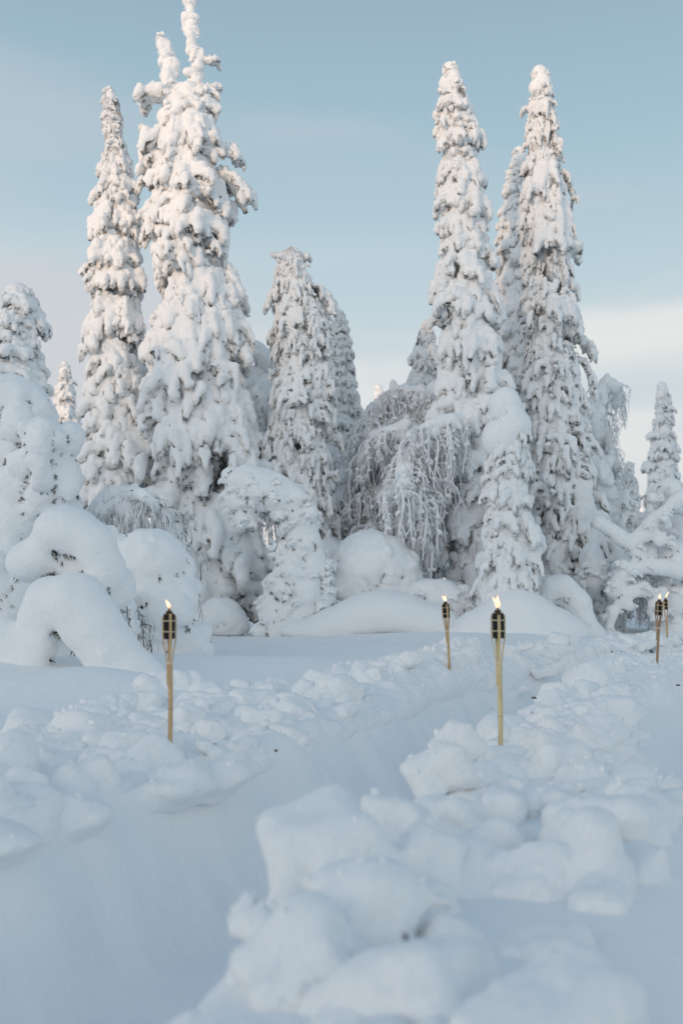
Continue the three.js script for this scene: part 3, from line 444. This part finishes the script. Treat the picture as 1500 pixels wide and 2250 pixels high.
pillow('hunched_tree', 'tree', 'bulky hunched tree of round snow pillows at the left edge', 12.2, [[25, 878, 76, 52], [-20, 950, 60, 52], [44, 932, 34, 46, -0.2], [92, 960, 42, 42, -0.45], [152, 965, 29, 33, -0.2], [62, 905, 50, 38], [15, 1005, 62, 44], [66, 1022, 42, 34, -0.35], [122, 1005, 38, 40, -0.1], [140, 1055, 36, 44, -0.25], [90, 1012, 13, 44, -0.6], [30, 1075, 70, 48, -0.1], [105, 1090, 50, 40, -0.2], [140, 1110, 36, 44, -0.1], [60, 1120, 60, 50], [15, 1160, 80, 80], [0, 1290, 110, 130], [105, 1170, 60, 70, 0.3]], { foot: [40, 1440], sprays: 520, knobs: 80, kr: [8, 18], lump: 1, k: 0.06, share: 0.07 });
pillow('snow_draped_birch', 'tree', 'thick smooth trunk arched over at left under a rounded heap of snow', 8.6, [[150, 1165, 72, 56], [207, 1195, 46, 50, -0.05], [95, 1222, 56, 42, 0.1], [228, 1252, 44, 54], [180, 1258, 40, 44, 0.1], [58, 1240, 36, 30, 0.1], [238, 1302, 24, 44, 0.1], [150, 1225, 60, 46, 0.2], { arc: [[105, 1315, 40, -0.25], [165, 1325, 54, -0.35], [205, 1375, 52, -0.35], [245, 1425, 46, -0.35], [290, 1475, 42, -0.35], [350, 1515, 36, -0.35]] }, { arc: [[110, 1315, 34, -0.25], [72, 1360, 26, -0.25], [56, 1420, 22, -0.25], [45, 1500, 34, -0.25]] }, { arc: [[100, 1340, 40, -0.25], [86, 1420, 26, -0.25], [80, 1452, 15, -0.25]] }, [250, 1505, 56, 34, -0.4], [175, 1500, 36, 30, -0.2], [330, 1518, 90, 20, -0.2], [20, 1500, 60, 30], [20, 1430, 44, 80, -0.1], [60, 1480, 40, 30, -0.3], [270, 1290, 26, 40, 0.2]], { foot: [210, 1510], sprays: 170, share: 0.04, lump: 0.35, k: 0.1, cell: 0.026, down: 0.9, plain: true, knobs: 14, kr: [10, 18] });
pillow('snow_shrub', 'shrub', 'tall rounded shrub capped with snow behind the left torch', 11, [[330, 1235, 74, 72], [345, 1290, 64, 60], [300, 1300, 46, 50], [385, 1310, 40, 50], [335, 1390, 50, 62], [300, 1400, 36, 60, 0.3], [400, 1410, 48, 42], [345, 1450, 80, 24], [370, 1350, 50, 40, -0.2]], { foot: [330, 1465], sprays: 150, knobs: 60, kr: [9, 20], share: 0.03, lump: 1, cell: 0.028, k: 0.08, plain: true, stem: [[319, 1475], [319, 1440], [322, 1405]] });
pillow('snow_shrub', 'shrub', 'small snow dome left of the foot of the arched snow arm', 17, [[485, 1355, 48, 38], [455, 1375, 40, 25], [510, 1375, 36, 24]], { foot: [485, 1385], sprays: 60, share: 0.05, lump: 0.7, down: 1 });
pillow('bent_spruce', 'tree', 'spruce bent over into a hook with a fat snow head, centre left', 16.4, [[545, 1062, 46, 36], [575, 1070, 42, 36], [528, 1092, 30, 32], [545, 1115, 22, 26], { arc: [[595, 1075, 38], [635, 1105, 36], [660, 1150, 34], [672, 1210, 36], [665, 1280, 44], [660, 1350, 52]] }, [610, 1100, 26, 26, -0.2], [640, 1150, 22, 26], [690, 1250, 30, 40], [610, 1345, 40, 44], [695, 1330, 40, 54], [640, 1240, 30, 36], [622, 1290, 36, 38], [590, 1385, 26, 20], [650, 1385, 70, 26]], { foot: [650, 1400], sprays: 520, knobs: 70, kr: [9, 18], lump: 1.0, share: 0.06, cell: 0.034, k: 0.06, clumps: 120, cs: [0.1, 0.19] });
pillow('snow_shrub', 'shrub', 'large round snow dome in the middle of the clearing edge', 17, [[818, 1250, 88, 80], [775, 1280, 66, 62], [865, 1270, 54, 56], [815, 1310, 100, 40], [745, 1250, 46, 40, 1.2], [725, 1220, 36, 36, 1.5]], { foot: [818, 1330], sprays: 220, knobs: 46, kr: [8, 17], share: 0.035, lump: 1.1, cell: 0.034, k: 0.08, plain: true });
pillow('snow_shrub', 'shrub', 'low wide snow hump in front of the round snow dome', 16, [[840, 1345, 90, 46], [760, 1368, 70, 40], [900, 1360, 90, 34], [690, 1385, 70, 22], [960, 1380, 70, 24]], { foot: [840, 1400], sprays: 90, share: 0.02, lump: 0.35, k: 0.25, plain: true, cell: 0.04, down: 1.2 });
pillow('snow_shrub', 'shrub', 'snow-covered bush just behind the middle small torch', 16.6, [[955, 1305, 52, 28], [1000, 1325, 46, 34], [925, 1330, 40, 40], [1030, 1360, 50, 30], [960, 1350, 60, 40, 0.3]], { foot: [970, 1380], sprays: 220, knobs: 20, kr: [8, 15], share: 0.08, cell: 0.035, plain: true, clumps: 40, cs: [0.1, 0.2] });
pillow('snow_mound', 'snow mound', 'broad smooth snow mound behind the near right torch', 15.6, [[1130, 1340, 62, 42], [1080, 1370, 70, 40], [1180, 1365, 66, 40], [1235, 1390, 54, 28], [1140, 1395, 120, 30], [1020, 1400, 60, 24]], { foot: [1140, 1410], sprays: 40, share: 0.02, lump: 0.4, k: 0.25, plain: true, cell: 0.04 });
pillow('snow_shrub', 'shrub', 'snow arch leaning against the foot of the leaning spruce', 16.5, [{ arc: [[1180, 1330, 26], [1205, 1295, 22], [1235, 1290, 22], [1265, 1325, 24], [1285, 1380, 28]] }, [1225, 1345, 26, 46, 0.4], [1290, 1395, 40, 16]], { foot: [1230, 1390], sprays: 110, share: 0.2, lump: 0.6, cell: 0.032, down: 0.9 });
pillow('fallen_birch', 'tree', 'bowed snowy branches looping to the ground at the right edge', 17, [{ arc: [[1318, 1150, 12], [1360, 1180, 12], [1400, 1215, 12], [1440, 1250, 12]] }, { arc: [[1345, 1300, 12], [1372, 1255, 13], [1410, 1242, 14], [1460, 1246, 14], [1520, 1258, 19]] }, { arc: [[1330, 1400, 9], [1345, 1345, 9], [1375, 1305, 10], [1410, 1293, 10], [1440, 1310, 10], [1455, 1345, 10]] }, { arc: [[1400, 1180, 10], [1440, 1140, 13], [1500, 1090, 14]] }, { arc: [[1390, 1190, 9], [1440, 1175, 10], [1480, 1200, 10]] }, [1490, 1230, 42, 44, 0.3], [1480, 1320, 46, 44, 0.5], [1480, 1380, 50, 30, 0.5], [1330, 1400, 40, 14], [1300, 1250, 26, 60, 1], [1360, 1290, 30, 40, 0.8], [1500, 1160, 46, 60, 0.8]], { foot: [1420, 1395], sprays: 240, knobs: 30, kr: [6, 12], clumps: 120, cs: [0.1, 0.2], share: 0.12, lump: 0.7, k: 0.09, cell: 0.036 });

// ------------------------------------------------------------------ drooping frosted birches: limbs that arch over and hanging twigs thick with rime
// limbs: [[px, py, snow radius], ...]; every limb carries its own hanging twigs
function weeping(label, d, limbs, o = {}) {
  const foot = P(o.foot[0], o.foot[1], d); foot.y = groundY(foot.x, foot.z) - 0.1;
  const t = thing('drooping_birch', label, 'tree', foot);
  for (const limb of limbs) {
    const dz0 = rr(-0.5, 0.5) * (o.deep ?? 1), pts = limb.map(([x, y, r], i) => P(x, y, d + dz0 + 0.25 * i * rr(-1, 1))), curve = new THREE.CatmullRomCurve3(pts.map((p) => p.clone().sub(foot))), R = (q) => { const f = q * (limb.length - 1), i = Math.min(limb.length - 2, Math.floor(f)); return M(limb[i][2] + (limb[i + 1][2] - limb[i][2]) * (f - i), d); };
    const len = curve.getLength(), n = Math.max(8, Math.round(len / 0.09)), prims = [];
    for (let i = 0; i < n; i++) prims.push(cap(curve.getPointAt(i / n), curve.getPointAt((i + 1) / n), R(i / n) * rr(0.7, 1.1), R((i + 1) / n) * rr(0.7, 1.1), 0.04));
    for (let i = 0; i < n * 1.5; i++) { const q = rnd(), c = curve.getPointAt(q), r = R(q); prims.push(ell(c.add(V(rr(-1, 1) * r, rr(-0.9, 0.8) * r, rr(-1, 1) * r)), r * rr(0.3, 0.7), r * rr(0.3, 0.9), r * rr(0.3, 0.7), 0.03)); }
    const b = part('snowy_limb', body(prims, 0.032, (x, y, z) => 0.04 * lumps(x * 8, y * 8, z * 8) + 0.015 * lumps(x * 20, y * 20, z * 20) - 0.025, 0.09), snowMat, t);
    const dots = [], twigs = [], side = V(0, 0, 0);
    const count = len * (o.twigs ?? 26), f0 = o.fine ?? [0.009, 0.026];
    for (let i = 0; i < count; i++) {                                // rimed strands that hang from the limb and from side shoots around it
      const q = rr(0.02, 1), a = curve.getPointAt(q), l = (o.long ?? 0.9) * rr(0.3, 1.1), sp = o.spread ?? 0.3, r0 = rr(f0[0], f0[1]), w = rr(2, 6), ph = rr(0, 6), am = rr(0.015, 0.09);
      side.set(rr(-1, 1) * sp + (o.lean ?? 0), rr(-0.12, 0.1), rr(-1, 1) * sp);
      const line = []; for (let s = 0; s <= 8; s++) { const f = s / 8, e = Math.min(1, f * 2.2); line.push(V(a.x + side.x * Math.sin(e * 1.57) + am * Math.sin(f * w + ph) * f, a.y + side.y * e + 0.05 * Math.sin(e * 3.1) - l * f ** 1.7, a.z + side.z * Math.sin(e * 1.57) + am * Math.cos(f * w + ph) * f)); }
      twigs.push(tube(line, (f) => r0 * (1 - 0.6 * f) * rr(0.35, 1.7), 5)); for (let m = 0; m < 6; m++) dots.push([line[1 + Math.floor(rnd() * 7)].clone(), rr(0, 6.28), rr(-1.4, 0), r0 * rr(1.6, 4)]);
      for (let m = 0; m < 3; m++) { const s = line[2 + Math.floor(rnd() * 6)], e = V(s.x + rr(-0.12, 0.12), s.y - rr(0.05, 0.28), s.z + rr(-0.12, 0.12)); twigs.push(tube([s, s.clone().lerp(e, 0.5).add(V(0, 0.02, 0)), e], [r0 * 0.6, r0 * 0.5, r0 * 0.25], 4)); }
    }
    if (!o.bare) clumps(b, BOUGH.short[limb.length].snow, dots);
    if (twigs.length) { const fr = o.frost ?? 0.8; part('hanging_twigs', tint(mergeGeometries(twigs), (x, y, z) => { const w = noise(x * 25, y * 7, z * 25) > fr ? 0.14 : 0.88; return [w * 0.99, w * 0.99, w]; }), frostMat, b, 'stuff'); }
  }
  return t;
}
weeping('wide drooping birch with rime-thick hanging twigs, left of the tall spruces', 20, [[[985, 900, 16], [930, 872, 18], [870, 868, 18], [830, 905, 17], [800, 990, 12]], [[960, 960, 18], [900, 930, 18], [850, 950, 18], [815, 1010, 16], [795, 1090, 10]], [[940, 1010, 14], [890, 985, 16], [850, 1010, 16], [830, 1080, 12], [820, 1160, 8]], [[860, 1010, 10], [800, 1045, 12], [765, 1065, 13], [740, 1110, 12], [712, 1160, 10]], [[900, 1100, 12], [860, 1080, 14], [830, 1110, 14], [810, 1180, 10]], [[900, 890, 26], [880, 940, 34], [860, 1000, 30], [850, 1080, 22]], [[960, 860, 26], [930, 900, 30], [910, 960, 26], [905, 1050, 20]], [[880, 1030, 14], [850, 1090, 14], [800, 1130, 12], [770, 1200, 9]], [[960, 1080, 14], [910, 1100, 16], [870, 1130, 14], [850, 1200, 9]], [[900, 950, 22], [850, 960, 22], [815, 1000, 18], [800, 1060, 12]], [[840, 1080, 16], [790, 1100, 14], [755, 1150, 12], [735, 1200, 8]]], { foot: [930, 1290], twigs: 90, long: 0.85, deep: 2.6, spread: 0.45, fine: [0.012, 0.034], frost: 0.9 });
weeping('nearer drooping birch hanging in front of the tall narrow spruce', 18, [[[1010, 920, 12], [960, 935, 18], [920, 965, 18], [893, 1020, 15], [880, 1090, 9]], [[990, 960, 14], [950, 980, 18], [930, 1040, 16], [915, 1120, 10]], [[1000, 1000, 14], [965, 1020, 16], [945, 1090, 14], [935, 1180, 9]], [[960, 1060, 14], [930, 1080, 14], [915, 1130, 12], [905, 1210, 7]]], { foot: [965, 1310], twigs: 90, long: 0.95, deep: 1.4, spread: 0.36, fine: [0.012, 0.03], frost: 0.9 });
weeping('thin arched birch top hanging out to the right of the leaning spruce', 21, [[[1295, 930, 16], [1310, 880, 14], [1330, 842, 11], [1348, 848, 12], [1355, 890, 9]], [[1290, 900, 20], [1305, 940, 18], [1325, 1000, 10], [1350, 1060, 6]], [[1315, 900, 10], [1335, 960, 8], [1345, 1010, 6], [1368, 1045, 5]], [[1300, 1000, 22], [1320, 1060, 20], [1335, 1130, 16]]], { foot: [1300, 1300], twigs: 26, long: 0.75, deep: 0.5, fine: [0.008, 0.02], frost: 0.5 });
weeping('low dome of fine frosted twigs behind the left snow shrub', 12.8, [[[205, 1130, 14], [235, 1095, 14], [275, 1085, 10], [320, 1092, 6], [360, 1130, 5], [395, 1190, 4], [415, 1240, 3]], [[225, 1120, 16], [260, 1110, 14], [290, 1130, 8], [310, 1180, 5]], [[235, 1100, 8], [290, 1088, 8], [340, 1110, 6], [370, 1165, 4], [390, 1220, 3]], [[205, 1140, 16], [225, 1170, 18], [240, 1220, 18], [250, 1290, 16]], [[260, 1120, 18], [290, 1150, 18], [320, 1200, 18], [350, 1270, 16]]], { foot: [280, 1420], twigs: 30, long: 0.7, deep: 0.6, fine: [0.004, 0.011], frost: 0.35, bare: true });
weeping('sparse dark-tipped twigs hanging beside the thick arched trunk', 10.3, [[[200, 1290, 12], [235, 1300, 9], [260, 1325, 6], [275, 1370, 4]], [[240, 1285, 9], [275, 1300, 7], [290, 1340, 4], [300, 1385, 3]]], { foot: [270, 1480], twigs: 34, long: 0.55, deep: 0.3, fine: [0.003, 0.008], frost: 0.1, bare: true });
weeping('hazy frosted birch behind the tallest spruce, on its right', 22, [[[520, 790, 18], [555, 770, 20], [585, 790, 16], [592, 850, 12]], [[530, 830, 22], [560, 830, 24], [585, 880, 18], [595, 960, 12]], [[540, 900, 26], [565, 920, 26], [580, 980, 18], [590, 1050, 10]], [[530, 960, 20], [555, 1000, 18], [570, 1060, 12], [580, 1110, 8]]], { foot: [545, 1310], twigs: 50, long: 1.1, deep: 1, fine: [0.01, 0.026], frost: 0.6 });
weeping('snow arch with hanging rime inside, beside the two far torches', 18.2, [[[1325, 1385, 8], [1345, 1330, 9], [1375, 1300, 10], [1410, 1290, 10], [1440, 1305, 9], [1462, 1350, 8]], [[1350, 1250, 14], [1400, 1232, 14], [1440, 1260, 12]], [[1400, 1140, 14], [1440, 1150, 16], [1480, 1180, 14]], [[1440, 1090, 18], [1470, 1070, 18], [1500, 1100, 18]]], { foot: [1400, 1390], twigs: 40, long: 0.6, deep: 0.5, fine: [0.007, 0.018], frost: 0.6 });

// ------------------------------------------------------------------ bamboo garden torches
const bamboo = new THREE.MeshStandardMaterial({ color: 0xffffff, roughness: 0.55, vertexColors: true });
const rattan = new THREE.MeshStandardMaterial({ color: new THREE.Color().setRGB(0.72, 0.6, 0.4), roughness: 0.7 });
const black = new THREE.MeshStandardMaterial({ color: new THREE.Color().setRGB(0.008, 0.007, 0.007), roughness: 0.85 });
const wickMat = new THREE.MeshStandardMaterial({ color: new THREE.Color().setRGB(0.05, 0.03, 0.025), roughness: 0.95 });
const bambooTint = (base) => (x, y, z) => { const n = 0.85 + 0.2 * noise(x * 300, y * 5, z * 300) + 0.12 * noise(x * 60, y * 40, z * 60); return [base[0] * n, base[1] * n, base[2] * n]; };
const flameMat = [['core', 2.2, 1.8, 1.35, 0.95], ['edge', 1.3, 0.75, 0.42, 0.45]].map(([n, r, g, b, op]) => new THREE.MeshStandardMaterial({ name: 'flame ' + n, color: 0x000000, emissive: new THREE.Color().setRGB(r, g, b), emissiveIntensity: 1, transparent: true, opacity: op, roughness: 1 }));
function torch(label, top, base, d, tone, turn, tongues) {
  const a = P(base[0], base[1], d), b = P(top[0], top[1], d);       // b is the rim of the canister
  a.y -= 0.0; const t = thing('bamboo_torch', label, 'torch', a, 'burning bamboo torches along the snow path');
  const up = b.clone().sub(a), L = up.length(); t.quaternion.setFromUnitVectors(V(0, 1, 0), up.normalize());
  const inner = new THREE.Euler(0, turn, 0), place = (g) => g.applyMatrix4(new THREE.Matrix4().makeRotationFromEuler(inner));
  const neck = L - 0.235, pts = [], rad = [];
  for (let i = 0; i <= 26; i++) { const y = -0.12 + (neck + 0.12) * i / 26; pts.push(V(0.003 * Math.sin(y * 7), y, 0.002 * Math.sin(y * 5))); rad.push(0.0108 + 0.0012 * i / 26); }
  const pole = part('pole', tint(place(tube(pts, rad, 12)), bambooTint(tone)), bamboo, t);
  for (const f of [0.42, 0.86]) { const g = place(new THREE.TorusGeometry(0.0118, 0.0016, 6, 16).rotateX(Math.PI / 2).translate(0.003 * Math.sin(neck * f * 7), neck * f, 0)); part('node_ring', tint(g, bambooTint([tone[0] * 0.6, tone[1] * 0.55, tone[2] * 0.5])), bamboo, pole); }
  const N = 4;
  for (let i = 0; i < N; i++) {                                      // split bamboo strips that hold the canister
    const an = i / N * Math.PI * 2 - Math.PI / 2 + rr(-0.1, 0.1), c = Math.cos(an), s = -Math.sin(an), w = 0.0062, th = 0.0022, prof = [[0.0112, neck - 0.1], [0.0122, neck], [0.021, neck + 0.065], [0.0305, neck + 0.115], [0.0315, neck + 0.16], [0.0312, L - 0.004 + rr(-0.006, 0.006)]], pos = [], idx = [];
    prof.forEach(([r, y], j) => { const ww = j < 2 ? 0.005 : w; for (const [e, f] of [[-ww, -th], [ww, -th], [ww, th], [-ww, th]]) pos.push(c * (r + f) - s * e, y, s * (r + f) + c * e); if (j) for (let q = 0; q < 4; q++) { const A = (j - 1) * 4 + q, B = (j - 1) * 4 + (q + 1) % 4; idx.push(A, A + 4, B, B, A + 4, B + 4); } });
    const e = (prof.length - 1) * 4; idx.push(e, e + 2, e + 1, e, e + 3, e + 2, 0, 1, 2, 0, 2, 3);
    let g = new THREE.BufferGeometry(); g.setAttribute('position', new THREE.Float32BufferAttribute(pos, 3)); g.setIndex(idx); g = g.toNonIndexed(); g.computeVertexNormals();
    part('bamboo_strip', tint(place(g), bambooTint(tone)), bamboo, t);
  }
  const can = part('oil_canister', new THREE.LatheGeometry([[0, -0.118], [0.024, -0.118], [0.0265, -0.115], [0.0275, -0.02], [0.0275, -0.004], [0.026, 0], [0.016, 0.002], [0.0155, 0.012], [0.014, 0.015], [0, 0.015]].map(([r, y]) => new THREE.Vector2(r, y + L)), 24), black, t);
  part('wick', tube([V(0, L + 0.01, 0), V(0.0005, L + 0.022, 0), V(0.001, L + 0.033, 0.0005)], [0.0062, 0.0058, 0.0068], 9), wickMat, can);
  for (const y of [-0.032, -0.082]) part('rattan_band', new THREE.TorusGeometry(0.0343, 0.0024, 6, 28).rotateX(Math.PI / 2 + 0.03).rotateY(turn * 3).translate(0, L + y, 0), rattan, t);
  part('binding', new THREE.CylinderGeometry(0.0165, 0.0155, 0.011, 18).translate(0, neck + 0.006, 0), rattan, t);
  tongues.forEach(([dx, h, w, lean], i) => {                         // tongues of flame
    for (const [m, k] of [[0, 0.72], [1, 1]]) {
      const line = [], rs = []; for (let q = 0; q <= 10; q++) { const f = q / 10; line.push(V(dx * f + lean * f * f + 0.002 * Math.sin(f * 6 + i), L + 0.024 + h * f * (m ? 1 : 0.9), 0.001)); rs.push(Math.max(0.0004, w * k * Math.sin(Math.PI * Math.pow(0.06 + 0.94 * f, 0.62)))); }
      part('flame', tube(line, rs, 10), flameMat[m], t);
    }
  });
  const light = new THREE.PointLight(new THREE.Color(1, 0.55, 0.2), 0.05); light.name = 'flame_light'; light.position.set(0, L + 0.05, 0); light.castShadow = true; light.shadow.radius = 0.6; t.add(light);
}
const pale = [0.8, 0.63, 0.34], tan = [0.68, 0.46, 0.25], brown = [0.42, 0.28, 0.17];
torch('tan bamboo torch on the left bank, before the arched snowy trunk', [372, 1349], [374, 1630], 4.75, tan, 0.35, [[-0.006, 0.05, 0.009, -0.01], [0.002, 0.035, 0.007, -0.004]]);
torch('pale bamboo torch stuck in the near right bank, with a forked flame', [1093, 1347], [1099, 1658], 4.7, pale, 0.05, [[-0.012, 0.058, 0.009, -0.012], [0.004, 0.066, 0.011, -0.004], [-0.004, 0.045, 0.011, -0.002]]);
torch('small bamboo torch with a wide orange flame on the far bank, right of centre', [978, 1327], [986, 1449], 8.6, tan, 0.25, [[-0.012, 0.052, 0.014, -0.012], [0.004, 0.056, 0.012, 0.002]]);
torch('brown bamboo torch near the right edge, in front of another torch', [1447, 1322], [1442, 1460], 8.7, brown, 0.9, [[0.004, 0.05, 0.012, 0.003], [-0.003, 0.035, 0.01, 0]]);
torch('farthest bamboo torch at the right edge, its flame blown to the right', [1461, 1318], [1465, 1412], 12.2, tan, 0.6, [[0.025, 0.085, 0.009, 0.03], [0.012, 0.05, 0.008, 0.012]]);
// bits of bark and twig on the snow
for (const [px, py, d, l, label] of [[1192, 1656, 5.2, 0.02, 'dark bark scrap on the snow right of the near torch'], [1172, 1534, 6.3, 0.018, 'tiny twig fragment on the right bank behind the near torch'], [606, 1650, 4.6, 0.008, 'dark speck of bark on the left bank wall'], [1488, 1506, 7.6, 0.018, 'small twig scrap on the bank at the right edge']]) {
  const p = P(px, py, d); const m = part(numbered('bark_scrap'), tint(tube([V(-l, 0, 0), V(-l * 0.3, l * 0.2, 0.004), V(l * 0.4, 0.1 * l, -0.003), V(l, -0.1 * l, 0.002)], [0.002, 0.006, 0.007, 0.002], 6), () => [0.12, 0.09, 0.07]), frostMat, scene); m.position.copy(p); m.userData = { label, category: 'bark scrap' };
}
// ------------------------------------------------------------------ the far wood, and the spruces behind the photographer that keep the clearing in shade
function simpleSpruce(h, w) {
  const prims = []; for (let y = 0.2; y < h; y += h * 0.035) { const r = w * (1 - y / h) ** 0.8; for (let i = 0; i < 3; i++) { const a = rr(0, 6.28); prims.push(ell(V(Math.cos(a) * r * 0.45, y, Math.sin(a) * r * 0.45), Math.max(0.12, r * rr(0.5, 0.75)), h * 0.04, Math.max(0.12, r * rr(0.5, 0.75)), 0.1)); } }
  return body(prims, h * 0.014, (x, y, z) => 0.3 * lumps(x * 2, y * 2, z * 2) - 0.1, 0.4);
}
const shapes = [[9, 1.3], [11, 1.4], [12.5, 1.7]].map(([h, w]) => { const g = simpleSpruce(h, w); return [g, sprays(g, 900, 0.28)]; });
const farSpots = [[566, 1118, 60], [580, 1150, 66], [592, 1138, 62], [604, 1145, 70], [575, 1165, 55], [1408, 1120, 90], [1420, 1128, 95]];
farSpots.forEach(([px, py, d], i) => {
  const p = P(px, py, d), y = groundY(p.x, p.z), h = p.y - y, t = thing('distant_spruce', ['leftmost distant sunlit spruce in the gap under the hooked spruce', 'second distant spruce in the gap under the hooked spruce', 'third distant spruce in the gap under the hooked spruce', 'rightmost distant spruce in the gap under the hooked spruce', 'lowest distant spruce in the gap under the hooked spruce', 'far spruce tip in the gap left of the slim sunlit spruce', 'second far spruce tip in the gap left of the slim sunlit spruce'][i], 'tree', V(p.x, y, p.z)), [g, n] = shapes[i % 3], k = h / [9, 11, 12.5][i % 3];
  const s = part('snowy_crown', g, snowMat, t); s.scale.setScalar(k); part('needle_spray', n, needleMat, s); part('trunk', tint(tube([V(0, -0.1, 0), V(0, h * 0.5, 0), V(0, h * 0.9, 0)], [0.14, 0.09, 0.02], 7), frosty(0.5)), frostMat, t);
});
{
  const m = new THREE.InstancedMesh(shapes[2][0], snowMat, 240), q = new THREE.Matrix4(), e = new THREE.Euler(), at = V(0, 0, 0), sc = V(1, 1, 1); m.name = 'far_wood'; m.castShadow = m.receiveShadow = true;
  for (let i = 0; i < 240; i++) { const x = -130 + i * 0.8 + rr(-0.8, 0.8), z = 80 + rr(-5, 5), h = x < -59.5 ? rr(0.9, 1.15) : rr(1.15, 1.45); at.set(x, 0.6, z); sc.set(1.7, h, 1.7); m.setMatrixAt(i, q.compose(at, new THREE.Quaternion().setFromEuler(e.set(0, rr(0, 6), 0)), sc)); }
  m.userData = { label: 'snowy spruce wood on the far side of the clearing, behind the viewer', kind: 'stuff' }; scene.add(m);
}

renderer.render(scene, camera);
